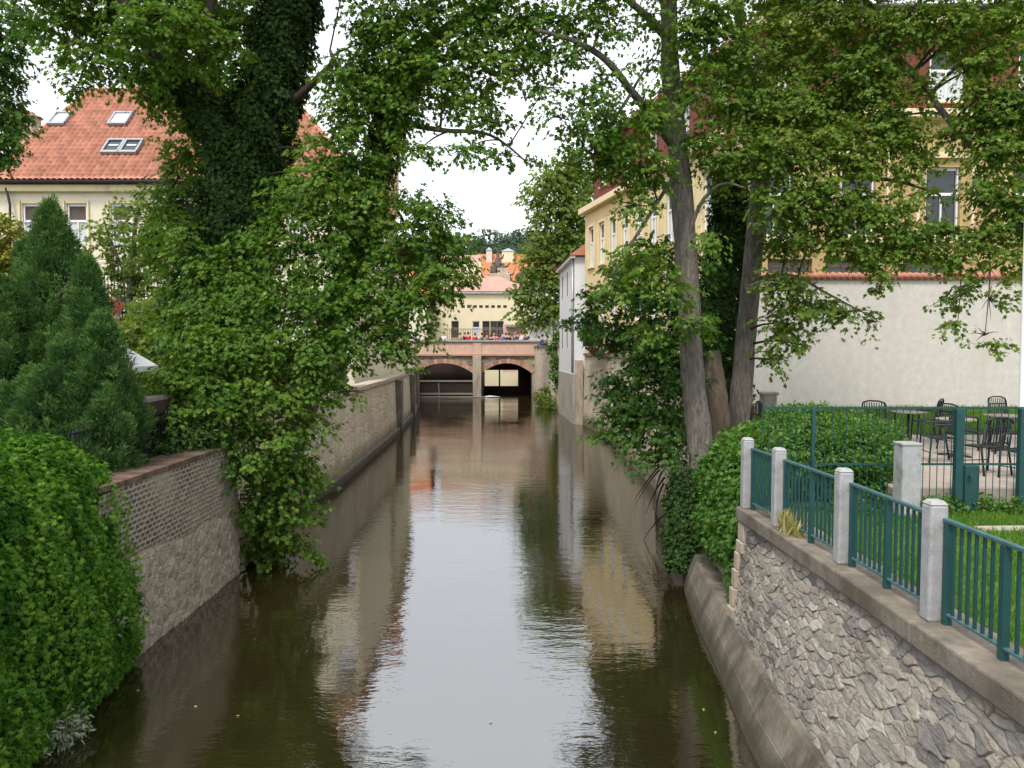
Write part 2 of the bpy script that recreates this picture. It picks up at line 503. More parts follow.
def wallattr(name, stone_cols, joint_col, joint='joint'):
    """material for the modelled rubble: per-stone value and joint mask come with the mesh"""
    m, nt, b = newmat(name)
    v = coords(nt)
    col = ramp(nt, stone_cols, attr(nt))
    v3 = coords(nt, (1.0, 1.0, 2.6))
    col = mixc(nt, 0.75, col, ramp(nt, [(0.28, (0.22, 0.22, 0.22)), (0.72, (0.78, 0.78, 0.78))], noise(nt, v3, 9, 9, 0.82)), 'OVERLAY')
    fac = ramp(nt, [(0.52, (0, 0, 0)), (0.68, (1, 1, 1))], noise(nt, v, 1.7, 6, 0.7))
    col = mixc(nt, fac, col, mixc(nt, 0.55, col, (0.17, 0.14, 0.11)))
    col = mixc(nt, attr(nt, joint), joint_col, col)
    nt.links.new(col, b.inputs['Base Color'])
    b.inputs['Roughness'].default_value = 0.92
    b.inputs['Specular IOR Level'].default_value = 0.2
    bump(nt, b, noise(nt, v3, 38, 6, 0.75), 0.8, 0.015)
    return m


MAT['masonry'] = wallattr('grey_rubble_masonry', [(0, (0.15, 0.14, 0.13)), (0.2, (0.23, 0.215, 0.20)), (0.5, (0.31, 0.28, 0.235)), (0.8, (0.36, 0.325, 0.275)), (1, (0.44, 0.41, 0.365))], (0.15, 0.122, 0.095))
MAT['oldbrick'] = wallattr('eroded_brick_and_stone', [(0, (0.085, 0.07, 0.055)), (0.4, (0.175, 0.14, 0.105)), (0.6, (0.31, 0.262, 0.195)), (1, (0.45, 0.385, 0.295))], (0.35, 0.30, 0.23))

# ------------------------------------------------------------------ leaves
TPL = {
    'maple': (np.array([(0, 0, 0), (.42, .02, .07), (.24, .30, .03), (.52, .60, .05), (.18, .66, .02), (0, 1.0, -.12),
                        (-.42, .02, .07), (-.24, .30, .03), (-.52, .60, .05), (-.18, .66, .02)]),
              np.array([(0, 1, 2, 3, 4, 5), (0, 5, 9, 8, 7, 6)])),
    'lance': (np.array([(0, 0, 0), (.13, .22, .03), (.17, .5, .03), (.09, .8, -.02), (0, 1, -.14), (-.13, .22, .03), (-.17, .5, .03), (-.09, .8, -.02)]),
              np.array([(0, 1, 2, 3, 4), (0, 4, 7, 6, 5)])),
    'oval': (np.array([(0, 0, 0), (.30, .25, .05), (.30, .65, .03), (0, 1, -.1), (-.30, .25, .05), (-.30, .65, .03)]),
             np.array([(0, 1, 2, 3), (0, 3, 5, 4)])),
    'needle': (np.array([(0, 0, 0), (.11, .35, .02), (0, 1, 0), (-.11, .35, .02)]), np.array([(0, 1, 2, 3)])),
    'palm5': (np.array([q for a in (-75, -38, 0, 38, 75) for q in [
        (0, 0, 0), (.14 * math.cos(math.radians(a)) + .42 * math.sin(math.radians(a)), -.14 * math.sin(math.radians(a)) + .42 * math.cos(math.radians(a)), .05),
        ((1 - abs(a) / 250) * math.sin(math.radians(a)), (1 - abs(a) / 250) * math.cos(math.radians(a)), -.12),
        (-.14 * math.cos(math.radians(a)) + .42 * math.sin(math.radians(a)), .14 * math.sin(math.radians(a)) + .42 * math.cos(math.radians(a)), .05)]]),
        np.array([(4 * i, 4 * i + 1, 4 * i + 2, 4 * i + 3) for i in range(5)])),
    'blade': (np.array([(-.07, 0, 0), (.07, 0, 0), (.03, .6, .05), (0, 1, .2)]), np.array([(0, 1, 2, 3)])),
}


def nrmz(a):
    return a / (np.linalg.norm(a, axis=1, keepdims=True) + 1e-9)


def leaves(name, pos, axis, nrm, size, rnd, kind, mat, parent=None):
    tv, tf = TPL[kind]
    axis = nrmz(axis)
    side = nrmz(np.cross(axis, nrm))
    up = np.cross(side, axis)
    n = len(pos)
    sz = size[:, None, None]
    v = pos[:, None, :] + sz * (tv[None, :, 0:1] * side[:, None, :] + tv[None, :, 1:2] * axis[:, None, :] + tv[None, :, 2:3] * up[:, None, :])
    f = (np.arange(n)[:, None, None] * len(tv) + tf[None]).reshape(-1, tf.shape[1])
    return np_mesh(name, v.reshape(-1, 3), f, mat, parent, False, {'rnd': np.repeat(np.clip(rnd, 0, 1), len(tf))})


def gen_sprays(rng, blobs, lai, size, per=18, L=0.5, droop=0.4, shell=0.45):
    """leaf sprays filling ellipsoid clumps; a clump is (centre, radii, density)"""
    out = [[] for _ in range(5)]
    for c, r, den in blobs:
        c = np.array(c); r = np.array(r)
        n = int(lai * den * math.pi * (r[0] * r[2] + r[0] * r[1] * 0.4) / (0.45 * size * size))
        ns = max(2, n // per)
        d = nrmz(rng.normal(size=(ns, 3)))
        rad = rng.random(ns) ** shell
        cen = c + d * r * rad[:, None]
        cen += rng.normal(size=(ns, 3)) * 0.10 * r.min()
        outd = d * np.array([1, 1, 0.35])
        tw = nrmz(outd + rng.normal(size=(ns, 3)) * 0.45 + np.array([0, 0, -droop]))
        lat = nrmz(np.cross(tw, np.array([0, 0, 1.0])))
        Ls = L * rng.uniform(0.6, 1.25, ns)
        t = rng.random((ns, per))
        sd = np.where(np.arange(per) % 2, 1.0, -1.0)[None, :]
        sp = rng.uniform(0.02, 0.55, (ns, per)) * Ls[:, None] * 0.6
        pos = cen[:, None] + tw[:, None] * (Ls[:, None, None] * (t[..., None] - 0.4)) + lat[:, None] * (sp * sd)[..., None]
        pos[..., 2] += -0.12 * Ls[:, None] * t ** 2 + rng.normal(size=(ns, per)) * 0.025
        ax = tw[:, None] * 0.6 + lat[:, None] * (sd * 0.7)[..., None] + rng.normal(size=(ns, per, 3)) * 0.3 + np.array([0, 0, -0.45])
        nm = np.array([0, 0, 0.85]) + outd[:, None] * 0.6 + rng.normal(size=(ns, per, 3)) * 0.38
        rn = (rng.random(ns) * 0.35 + rng.random() * 0.25)[:, None] + rng.random((ns, per)) * 0.38
        rn = np.where(rng.random((ns, per)) < 0.012, 1.0, rn)
        out[0].append(pos.reshape(-1, 3)); out[1].append(ax.reshape(-1, 3)); out[2].append(nm.reshape(-1, 3))
        out[3].append(size * rng.uniform(0.65, 1.25, ns * per)); out[4].append(rn.ravel())
    return [np.concatenate(q) for q in out]


def gen_bush(rng, blobs, lai, size, hang=0.2, rough=0.12, per=8):
    """leaf tufts over the surface of rounded masses"""
    out = [[] for _ in range(5)]
    for c, r, den in blobs:
        c = np.array(c); r = np.array(r)
        A = 4 * math.pi * ((r[0] * r[1]) ** 1.6 / 3 + (r[0] * r[2]) ** 1.6 / 3 + (r[1] * r[2]) ** 1.6 / 3) ** (1 / 1.6)
        nt_ = max(4, int(lai * den * A / (0.45 * size * size) / per))
        d = nrmz(rng.normal(size=(nt_, 3)))
        bumpy = 1 + 0.10 * np.sin(d[:, 0] * 7 + c[0]) * np.sin(d[:, 1] * 6 + 1.3) + 0.08 * np.sin(d[:, 2] * 9 + c[1] * 3)
        cen = c + d * r * (bumpy * (1 - rough * 2.2 * rng.random(nt_) ** 2))[:, None]
        nd = nrmz(d / r)
        pos = cen[:, None] + rng.normal(size=(nt_, per, 3)) * size * 0.75
        ax = nd[:, None] * 0.6 + rng.normal(size=(nt_, per, 3)) * 0.6 + np.array([0, 0, -hang])
        nm = nd[:, None] * 0.8 + np.array([0, 0, 0.6]) + rng.normal(size=(nt_, per, 3)) * 0.4
        rn = (rng.random(nt_) * 0.5)[:, None] + rng.random((nt_, per)) * 0.5
        out[0].append(pos.reshape(-1, 3)); out[1].append(ax.reshape(-1, 3)); out[2].append(nm.reshape(-1, 3))
        out[3].append(size * rng.uniform(0.6, 1.3, nt_ * per)); out[4].append(rn.ravel())
    return [np.concatenate(q) for q in out]


def gen_tube(rng, pts, rads, lai, size, hang=0.7):
    """ivy leaves clothing a limb"""
    pts = np.array([tuple(p) for p in pts]); rads = np.array(rads)
    seg = np.linalg.norm(np.diff(pts, axis=0), axis=1)
    A = sum(2 * math.pi * (rads[i] + rads[i + 1]) / 2 * seg[i] for i in range(len(seg)))
    n = int(lai * A / (0.45 * size * size))
    cs = np.concatenate([[0], np.cumsum(seg)])
    s = rng.random(n) * cs[-1]
    i = np.clip(np.searchsorted(cs, s) - 1, 0, len(seg) - 1)
    t = ((s - cs[i]) / seg[i])[:, None]
    cen = pts[i] * (1 - t) + pts[i + 1] * t
    r = rads[i] * (1 - t[:, 0]) + rads[i + 1] * t[:, 0]
    tn = nrmz(pts[i + 1] - pts[i])
    rd = rng.normal(size=(n, 3)); rd -= tn * (rd * tn).sum(1, keepdims=True); rd = nrmz(rd)
    wob = 1 + 0.25 * np.sin(cen[:, 2] * 5 + rd[:, 0] * 3) * np.sin(rd[:, 1] * 4 + cen[:, 2] * 2.3)
    pos = cen + rd * (r * wob * rng.uniform(0.72, 1.12, n))[:, None]
    ax = np.array([0, 0, -hang]) + rd * 0.45 + rng.normal(size=(n, 3)) * 0.4
    nm = rd + np.array([0, 0, 0.45]) + rng.normal(size=(n, 3)) * 0.35
    return [pos, ax, nm, size * rng.uniform(0.6, 1.25, n), rng.random(n) * 0.8]


def bez(a, b, sag, rng, n=6):
    a, b = Vector(a), Vector(b)
    mid = a.lerp(b, 0.5) + Vector((0, 0, sag)) + Vector((rng.uniform(-1, 1), rng.uniform(-1, 1), rng.uniform(-.5, .5))) * (b - a).length * 0.10
    return [a * (1 - t) ** 2 + mid * 2 * t * (1 - t) + b * t * t for t in [i / (n - 1) for i in range(n)]]


def smooth_path(pts, rads, k=5):
    """catmull-rom through limb points"""
    pts = [Vector(p) for p in pts]
    op, orr = [], []
    n = len(pts)
    for i in range(n - 1):
        p0, p1, p2, p3 = pts[max(i - 1, 0)], pts[i], pts[i + 1], pts[min(i + 2, n - 1)]
        for j in range(k):
            t = j / k
            op.append(0.5 * ((2 * p1) + (p2 - p0) * t + (2 * p0 - 5 * p1 + 4 * p2 - p3) * t * t + (3 * p1 - p0 - 3 * p2 + p3) * t ** 3))
            orr.append(rads[i] * (1 - t) + rads[i + 1] * t)
    op.append(pts[-1]); orr.append(rads[-1])
    return op, orr


def blobs_px(lst, dk=0.85):
    """(px, py, rx, ry, Y[, density]) -> clumps in metres"""
    out = []
    for q in lst:
        px, py, rx, ry, Y = q[:5]
        den = q[5] if len(q) > 5 else 1.0
        k = Y / FPX
        out.append((tuple(P(px, py, Y)), (rx * k, (rx + ry) / 2 * k * dk, ry * k), den))
    return out


def tree(name, label, limbs, blobs, seed, leaf=0.10, lai=2.6, lmat='leaf_maple', bark='bark', group=None, kind='maple', branches=True, twigs=9, brad=0.03, bmat='bark_dark', **kw):
    """limbs: list of ([points], [radii]); the first limb is the trunk.  thing > trunk, branches, crown"""
    rng = np.random.default_rng(seed); rr = random.Random(seed)
    base = Vector(limbs[0][0][0])
    root = thing(name, label, 'tree', base, group)
    mb = MB(); bb = MB()
    allp = []
    for pts, rads in limbs:
        p, r_ = smooth_path(pts, rads)
        mb.tube(p, r_, 14, True, 0.05, rr)
        allp += list(zip(p, r_))
    mb.build('trunk', MAT[bark], root, True)
    if branches:
        for c, r_, den in blobs:
            c = Vector(c)
            cand = min(allp, key=lambda q: (q[0] - c).length + max(0, q[0].z - c.z) * 0.7)
            a = cand[0]
            if (a - c).length <= 0.3:
                c = a
            else:
                pth = bez(a, c, 0.12 * (c - a).length, rr, 7)
                r0 = min(cand[1] * 0.5, brad)
                bb.tube(pth, [r0 * (1 - 0.75 * i / 6) + 0.004 for i in range(7)], 6, False)
            for _ in range(twigs):
                d = Vector((rr.gauss(0, 1), rr.gauss(0, 1), rr.gauss(0, 1) * 0.6)).normalized()
                e = c + Vector((d.x * r_[0], d.y * r_[1], d.z * r_[2])) * rr.uniform(0.6, 0.98)
                bb.tube(bez(c, e, 0.05, rr, 4), [0.012, 0.009, 0.006, 0.003], 4, False)
        if bb.v:
            bb.build('branches', MAT[bmat], root, True)
    g = gen_sprays(rng, blobs, lai, leaf, **kw)
    leaves('crown', *g, kind, MAT[lmat], root)
    return root


def ivy_on(root, limbs, seed, lai=3.2, size=0.09, mat='leaf_ivy'):
    rng = np.random.default_rng(seed)
    gs = [gen_tube(rng, *smooth_path(p, r_), lai, size) for p, r_ in limbs]
    leaves('ivy', *[np.concatenate([g[k] for g in gs]) for k in range(5)], 'maple', MAT[mat], root)


# ------------------------------------------------------------------ architecture helpers
def facade(mb, o, u, width, z0, z1, holes, depth=0.18):
    """wall with real openings; o = lower corner, u = horizontal unit vector, outward = u x -z side"""
    o, u = Vector(o), Vector(u).normalized()
    n = Vector((u.y, -u.x, 0))            # outward (towards viewer when u runs to the right)
    us = sorted({0, width} | {h[0] for h in holes} | {h[1] for h in holes})
    zs = sorted({z0, z1} | {h[2] for h in holes} | {h[3] for h in holes})
    pt = lambda a, z, d=0: Vector((o.x, o.y, 0)) + u * a + Vector((0, 0, z)) - n * d
    for i in range(len(us) - 1):
        for j in range(len(zs) - 1):
            cu, cz = (us[i] + us[i + 1]) / 2, (zs[j] + zs[j + 1]) / 2
            if any(h[0] < cu < h[1] and h[2] < cz < h[3] for h in holes):
                continue
            mb.quad(pt(us[i], zs[j]), pt(us[i + 1], zs[j]), pt(us[i + 1], zs[j + 1]), pt(us[i], zs[j + 1]))
    for a, b_, c, d in holes:
        mb.quad(pt(a, c), pt(a, d), pt(a, d, depth), pt(a, c, depth))
        mb.quad(pt(b_, c), pt(b_, c, depth), pt(b_, d, depth), pt(b_, d))
        mb.quad(pt(a, d), pt(b_, d), pt(b_, d, depth), pt(a, d, depth))
        mb.quad(pt(a, c), pt(a, c, depth), pt(b_, c, depth), pt(b_, c))
    return pt, n


def window(parent, pt, n, h, style='white', depth=0.14):
    """window (frame bars) with pane, blind/curtain and sill as sub-parts, set in the opening h"""
    a, b_, c, d = h
    w = b_ - a
    fm = MAT['frame_white'] if style != 'brown' else MAT['frame_brown']
    mb = MB()
    t = min(0.10, w * 0.12)
    D = depth - 0.03
    q = lambda x, z: pt(x, z, D)
    mb.bar(q(a + t / 2, c), q(a + t / 2, d), 0.06, t)
    mb.bar(q(b_ - t / 2, c), q(b_ - t / 2, d), 0.06, t)
    mb.bar(q(a + t, d - t / 2), q(b_ - t, d - t / 2), 0.06, t)
    mb.bar(q(a + t, c + t / 2), q(b_ - t, c + t / 2), 0.06, t)
    zc = c + (d - c) * 0.62
    if w > 0.5:
        mb.bar(q((a + b_) / 2, c + t), q((a + b_) / 2, zc - t / 2), 0.05, t * 0.9)
        mb.bar(q(a + t, zc), q(b_ - t, zc), 0.05, t)
    f = mb.build('window', fm, parent)
    pm = MB().quad(pt(a, c, depth), pt(b_, c, depth), pt(b_, zc, depth), pt(a, zc, depth))
    pm.build('pane', MAT['blind'] if style == 'dark' else MAT['curtain'] if style in ('curtain', 'blind') else MAT['glass_dark'], f)
    pu = MB().quad(pt(a, zc, depth), pt(b_, zc, depth), pt(b_, d, depth), pt(a, d, depth))
    pu.build('pane', MAT['blind'] if style in ('blind', 'dark') else MAT['glass_dark'], f)
    s = MB().bar(pt(a - 0.06, c - 0.04, -0.03), pt(b_ + 0.06, c - 0.04, -0.03), 0.16, 0.07)
    s.build('sill', MAT['trim'], f)
    return f


def pantile(name, A, u, v, width, length, clip, m, parent, tw=0.24, th=0.36, seed=1):
    """roof slope of modelled pantiles; A eave corner, u along eave, v up the slope, clip = convex polygon in (u,v)"""
    A, u, v = Vector(A), Vector(u).normalized(), Vector(v).normalized()
    n = u.cross(v)
    rng = np.random.default_rng(seed)
    cols, rows = int(width / tw) + 1, int(length / th) + 1
    k = 6
    uu = np.arange(cols * k + 1) * tw / k
    hh = 0.075 * np.abs(np.sin(np.pi * uu / tw)) ** 0.8
    vv, lift, rw = [], [], []
    for r_ in range(rows):
        vv += [r_ * th, (r_ + 1) * th - 0.004]
        lift += [0.065, 0.0]
    vv = np.array(vv); lift = np.array(lift)
    U, V = np.meshgrid(uu, vv)
    H = hh[None, :] + lift[:, None]
    pos = np.array(A)[None, None] + U[..., None] * np.array(u) + V[..., None] * np.array(v) + H[..., None] * np.array(n)
    ny, nx = U.shape
    idx = np.arange(ny * nx).reshape(ny, nx)
    f = np.stack([idx[:-1, :-1], idx[:-1, 1:], idx[1:, 1:], idx[1:, :-1]], -1).reshape(-1, 4)
    cu = (U[:-1, :-1] + U[1:, 1:]).ravel() / 2
    cv = (V[:-1, :-1] + V[1:, 1:]).ravel() / 2
    keep = np.ones(len(f), bool)
    for i in range(len(clip)):
        x0, y0 = clip[i]; x1, y1 = clip[(i + 1) % len(clip)]
        keep &= ((x1 - x0) * (cv - y0) - (y1 - y0) * (cu - x0)) >= -1e-6
    tr = rng.random((rows + 2, cols + 2))
    rn = tr[(cv / th).astype(int), (cu / tw).astype(int)]
    return np_mesh(name, pos.reshape(-1, 3), f[keep], m, parent, False, {'rnd': rn[keep]})


def ridge(mb, a, b, r=0.13, rr=random):
    a, b = Vector(a), Vector(b)
    n = max(1, int((b - a).length / 0.4))
    for i in range(n):
        mb.tube([a.lerp(b, i / n), a.lerp(b, (i + 0.98) / n)], [r, r * 0.86], 8, True)


# ------------------------------------------------------------------ the setting: water, ground
LW = [(-25, -5.0), (4, -5.0), (8.5, -5.2), (10.5, -5.5), (14.9, -5.5), (14.95, -6.5), (19, -6.5), (24, -5.8), (40, -6.2), (52, -6.8), (62, -7.9), (72, -9.4), (79, -9.4)]
RW = [(-25, 2.5), (8, 2.6), (14, 3.2), (16, 3.6), (20.3, 3.9), (24, 4.6), (39.7, 4.85), (45, 4.25), (54, 3.5), (72, 2.05), (79, 2.05)]

water = MB().quad((-14, -25, 0), (8, -25, 0), (8, 92.5, 0), (-14, 92.5, 0)).build('water', MAT['water'])
tag(water, kind='structure')


def xw(W, y):
    return float(np.interp(y, [q[0] for q in W], [q[1] for q in W]))


mb = MB()
for (y0, x0), (y1, x1) in zip(LW[:-1], LW[1:]):
    if y1 - y0 > 0.1:
        mb.quad((-400, y0, 2.62), (x0 - 0.55, y0, 2.62), (x1 - 0.55, y1, 2.62), (-400, y1, 2.62))
mb.quad((-400, 79, 2.62), (-9.8, 79, 2.62), (-9.8, 1500, 2.62), (-400, 1500, 2.62))
tag(mb.build('bank_ground', MAT['soil']), kind='structure')
mb = MB()
RB = [(-25, 3.75), (10.8, 3.75), (10.9, 3.9), (16, 4.2), (20.3, 4.5), (24, 5.1), (39.7, 5.4), (45, 4.9), (54, 4.1), (72, 2.6), (79, 2.6)]
for (y0, x0), (y1, x1) in zip(RB[:-1], RB[1:]):
    mb.quad((x0, y0, 2.1), (400, y0, 2.1), (400, y1, 2.1), (x1, y1, 2.1))
mb.quad((2.6, 79, 2.1), (400, 79, 2.1), (400, 1500, 2.1), (2.6, 1500, 2.1))
tag(mb.build('lawn_ground', MAT['lawn_soil']), kind='structure')
tag(MB().quad((-600, 95, 2.0), (600, 95, 2.0), (600, 2500, 2.0), (-600, 2500, 2.0)).build('ground', MAT['soil']), kind='structure')
# raised terrace and rear lawn
tag(MB().prism([(5.75, 11.25), (22, 11.25), (22, 18.4), (7.4, 18.4)], 2.0, 2.42).build('terrace_paving', MAT['paving'], None, False, 0.02), kind='structure')
mb = MB()
mb.quad((7.3, 18.45, 2.43), (22, 18.45, 2.43), (22, 24.2, 2.62), (7.3, 24.2, 2.62))
tag(mb.build('rear_lawn', MAT['lawn_soil']), kind='structure')
mb = MB()
mb.box((7.5, 9.95, 2.115), (2.6, 0.22, 0.04), 0.04); mb.box((7.7, 9.15, 2.115), (2.2, 0.16, 0.04), 0.05)
tag(mb.build('garden_path', MAT['paving'], None, False, 0.01), kind='structure')

# ------------------------------------------------------------------ right bank: rubble retaining wall with coping and plinth
rng = np.random.default_rng(11)


def wall_x(y, z):
    top = np.interp(y, [0, 8, 10.9], [3.42, 3.42, 3.36])
    w = np.interp(y, [q[0] for q in RW], [q[1] for q in RW])
    bot = np.minimum(w + np.interp(y, [8, 10.9], [.36, .30]), top - .04)
    return top - (top - bot) * (2.0 - z) / 1.4


rw = thing('retaining_wall', 'grey rubble retaining wall with brown stone coping below the teal railings', 'wall', (3.3, 6, 0))


def stone_cells(rng, Ymin, Ymax, Zmin, Zmax, w, h):
    out = []
    z = Zmin - h
    row = 0
    while z < Zmax + h:
        y = Ymin - w + rng.uniform(0, w)
        while y < Ymax + w:
            ww = w * rng.uniform(0.45, 1.5)
            out.append((y + ww / 2, z + rng.normal() * h * 0.28))
            y += ww
        z += h * rng.uniform(0.7, 1.25)
    return np.array(out)


def voro(U, V, seeds, ay, chunk=20000):
    """nearest two seeds, metric stretched in height by ay"""
    f1 = np.empty(U.size); gap = np.empty(U.size); idx = np.empty(U.size, int)
    for s in range(0, U.size, chunk):
        u, v = U[s:s + chunk], V[s:s + chunk]
        d = np.sqrt((u[:, None] - seeds[None, :, 0]) ** 2 + ((v[:, None] - seeds[None, :, 1]) * ay) ** 2)
        p = np.argpartition(d, 1, axis=1)[:, :2]
        dd = np.take_along_axis(d, p, 1)
        o = np.argsort(dd, axis=1)
        dd = np.take_along_axis(dd, o, 1); p = np.take_along_axis(p, o, 1)
        f1[s:s + chunk] = dd[:, 0]; gap[s:s + chunk] = dd[:, 1] - dd[:, 0]; idx[s:s + chunk] = p[:, 0]
    return f1, gap, idx


def wob(U, V, rng, f, k=5):
    o = np.zeros_like(U)
    for _ in range(k):
        a, b, c = rng.uniform(-f, f), rng.uniform(-f, f), rng.uniform(0, 6.28)
        o += np.sin(U * a + V * b + c)
    return o / k


Y0, Y1, Z0, Z1 = 2.0, 10.9, 0.55, 2.0
ny, nz = 1100, 190
uy = np.linspace(Y0, Y1, ny); uz = np.linspace(Z0, Z1, nz)
U, V = np.meshgrid(uy, uz); U = U.ravel(); V = V.ravel()
Uw = U + 0.07 * wob(U, V, rng, 14) + 0.035 * wob(U, V, rng, 45)
Vw = V + 0.045 * wob(U, V, rng, 14) + 0.02 * wob(U, V, rng, 40)
seeds = stone_cells(rng, Y0, Y1, Z0, Z1, 0.18, 0.066)
seeds = seeds[rng.random(len(seeds)) > 0.34]
f1, gap, idx = voro(Uw, Vw, seeds, 2.5)
jm = np.clip(gap / np.clip(0.022 + 0.022 * wob(U, V, rng, 8), .006, 1), 0, 1); jm = jm * jm * (3 - 2 * jm)
cd = rng.uniform(0.0, 1.0, len(seeds)); tilt = rng.uniform(-1, 1, (len(seeds), 2))
disp = jm * (0.008 + 0.020 * cd[idx] ** 1.3) + jm * (tilt[idx, 0] * (Uw - seeds[idx, 0]) * 0.08 + tilt[idx, 1] * (Vw - seeds[idx, 1]) * 0.14)
disp += 0.007 * wob(U * .6, V * 2, rng, 40) * jm + 0.004 * wob(U, V * 1.6, rng, 150) * jm + 0.03 * wob(U, V, rng, 4)
X = wall_x(U, V) + 0.05 - disp
f = np.arange(ny * nz).reshape(nz, ny)
fq = np.stack([f[:-1, :-1], f[:-1, 1:], f[1:, 1:], f[1:, :-1]], -1).reshape(-1, 4)
np_mesh('masonry', np.stack([X, U, V], 1), fq, MAT['masonry'], rw, False, None, {'rnd': np.clip(rng.random(len(seeds))[idx] * .8 + .1 + .35 * wob(U, V, rng, 9), 0, 1), 'joint': np.clip(jm + .55 * np.clip(wob(U, V, rng, 4) * 2, 0, 1), 0, 1)})
# wall core behind the face and the quoined end
mb = MB()
mb.prism([(3.58, 2.0), (3.95, 2.0), (3.9, 10.85), (3.56, 10.85)], 0.3, 1.98)
mb.build('wall_core', MAT['plinth'], rw)
rq = random.Random(5)
z = 0.5
while z < 1.95:
    h = min(rq.uniform(0.16, 0.30), 1.985 - z)
    L_ = rq.choice((0.16, 0.26))
    x0 = float(wall_x(10.9, z + h / 2)) - 0.015
    MB().box((x0 + 0.25, 10.95 - L_ / 2, z + h / 2), (0.5, L_, h - 0.012), 0).build('quoin_stone', MAT['pier'], rw, False, 0.012)
    z += h
# coping slabs
ys = [2.0, 3.15, 4.75, 6.25, 7.75, 9.3, 10.98]
for a, b_ in zip(ys[:-1], ys[1:]):
    xa, xb = float(np.interp(a, [0, 8, 10.98], [3.37, 3.37, 3.30])), float(np.interp(b_, [0, 8, 10.98], [3.37, 3.37, 3.30]))
    m_ = MB().prism([(xa, a + 0.006), (3.96, a + 0.006), (3.93, b_ - 0.006), (xb, b_ - 0.006)], 2.0 + rq.uniform(0, .006), 2.2 + rq.uniform(0, .01))
    m_.build('coping_slab', MAT['coping'], rw, False, 0.022)
# battered plinth blocks in two courses
yb = 2.2
while yb < 15.6:
    ye = min(yb + rq.uniform(1.0, 1.5), 15.8)
    for (k0, k1, z0, z1) in ((0, 0.55, -0.6, 0.32), (0.55, 1.0, 0.326, 0.62)):
        vs = []
        for y in (yb + 0.004, ye - 0.004):
            w = xw(RW, y)
            top = 0.30 if y < 11 else 0.22
            xa, xb = w + (top * k0 if k0 else -0.12), w + top * k1
            if k0 == 0: xb = w + top * 0.5
            else: xa = w + top * 0.52
            vs += [(xa, y, z0), (xb, y, z1), (4.2, y, z1), (4.2, y, z0)]
        MB().add(vs, [(0, 1, 2, 3), (7, 6, 5, 4), (0, 4, 5, 1), (1, 5, 6, 2), (2, 6, 7, 3), (3, 7, 4, 0)]).build('plinth_block', MAT['plinth'], rw, False, 0.012)
    yb = ye

# posts and railings
PY = [4.62, 6.3, 8.0, 9.7, 10.82]
PX = [3.6, 3.585, 3.565, 3.475, 3.415]
plabels = ['grey concrete railing post nearest the viewer at the right edge', 'tall grey concrete post before the lawn, nearest whole post of the railing',
           'grey concrete post in the middle of the wall, before the tall square pillar', 'grey concrete post beside the dry grass tuft on the coping',
           'grey concrete post at the far wall corner against the ivy']
for i, (x, y) in enumerate(zip(PX, PY)):
    t = thing('concrete_post', plabels[i], 'post', (x, y, 2.2), 'concrete posts of the railing')
    MB().box((x, y, 2.2 + 0.50), (0.155, 0.155, 1.0)).build('shaft', MAT['concrete'], t, False, 0.022)
    c_ = MB(); h_ = 0.0765
    c_.add([(x + a * h_, y + b_ * h_, 3.202) for a, b_ in ((-1, -1), (1, -1), (1, 1), (-1, 1))] + [(x + a * 0.05, y + b_ * 0.05, 3.235) for a, b_ in ((-1, -1), (1, -1), (1, 1), (-1, 1))],
           [(4, 5, 6, 7), (0, 1, 5, 4), (1, 2, 6, 5), (2, 3, 7, 6), (3, 0, 4, 7)])
    c_.build('cap', MAT['concrete'], t, False, 0.012)
rlabels = ['teal railing panel at the right edge over the lawn', 'teal railing panel between the nearest whole post and the middle post',
           'teal railing panel with the dry grass tuft at its foot', 'short teal railing panel by the ivy, seen almost edge on']
for i in range(4):
    a, b_ = Vector((PX[i], PY[i] + 0.078, 0)), Vector((PX[i + 1], PY[i + 1] - 0.078, 0))
    a.x += 0.045; b_.x += 0.045
    L_ = (b_ - a).length
    d = (b_ - a) / L_
    t = thing('railing_panel', rlabels[i], 'railing', (a.x, a.y, 2.2), 'teal railing panels on the wall')
    q = lambda s, z: a + d * s + Vector((0, 0, z))
    MB().bar(q(0.0, 3.08), q(L_, 3.08), 0.05, 0.03).build('top_rail', MAT['teal_light'], t, False, 0.006)
    MB().bar(q(0.0, 2.30), q(L_, 2.30), 0.045, 0.022).build('bottom_rail', MAT['teal_light'], t, False, 0.005)
    for s in ((0.05, L_ * 0.5, L_ - 0.05) if L_ > 1.1 else (0.05, L_ - 0.05)):
        MB().bar(q(s, 2.2), q(s, 3.064), 0.06, 0.06).build('upright', MAT['teal'], t, False, 0.006)
    nb = int(L_ / 0.105)
    first = None
    for k in range(nb):
        s = 0.13 + (L_ - 0.26) * k / (nb - 1)
        if L_ > 1.1 and abs(s - L_ / 2) < 0.05:
            continue
        if first is None:
            first = MB().bar(q(s, 2.312), q(s, 3.064), 0.022, 0.022).build('baluster', MAT['teal'], t); s0 = s
        else:
            o = first.copy(); C.objects.link(o); o.parent = t; o.location = first.location + d * (s - s0)
# dry grass tuft on the coping
n = 260
rng = np.random.default_rng(3)
pos = np.stack([rng.normal(3.52, 0.05, n), rng.normal(9.35, 0.10, n), np.full(n, 2.2)], 1)
g = leaves('grass_tuft', pos, np.array([0, 0, 1.0]) + rng.normal(size=(n, 3)) * 0.35, rng.normal(size=(n, 3)), rng.uniform(0.12, 0.34, n), rng.random(n), 'blade', MAT['straw'])
tag(g, 'dry straw coloured grass tuft on the coping by a railing', 'grass tuft')

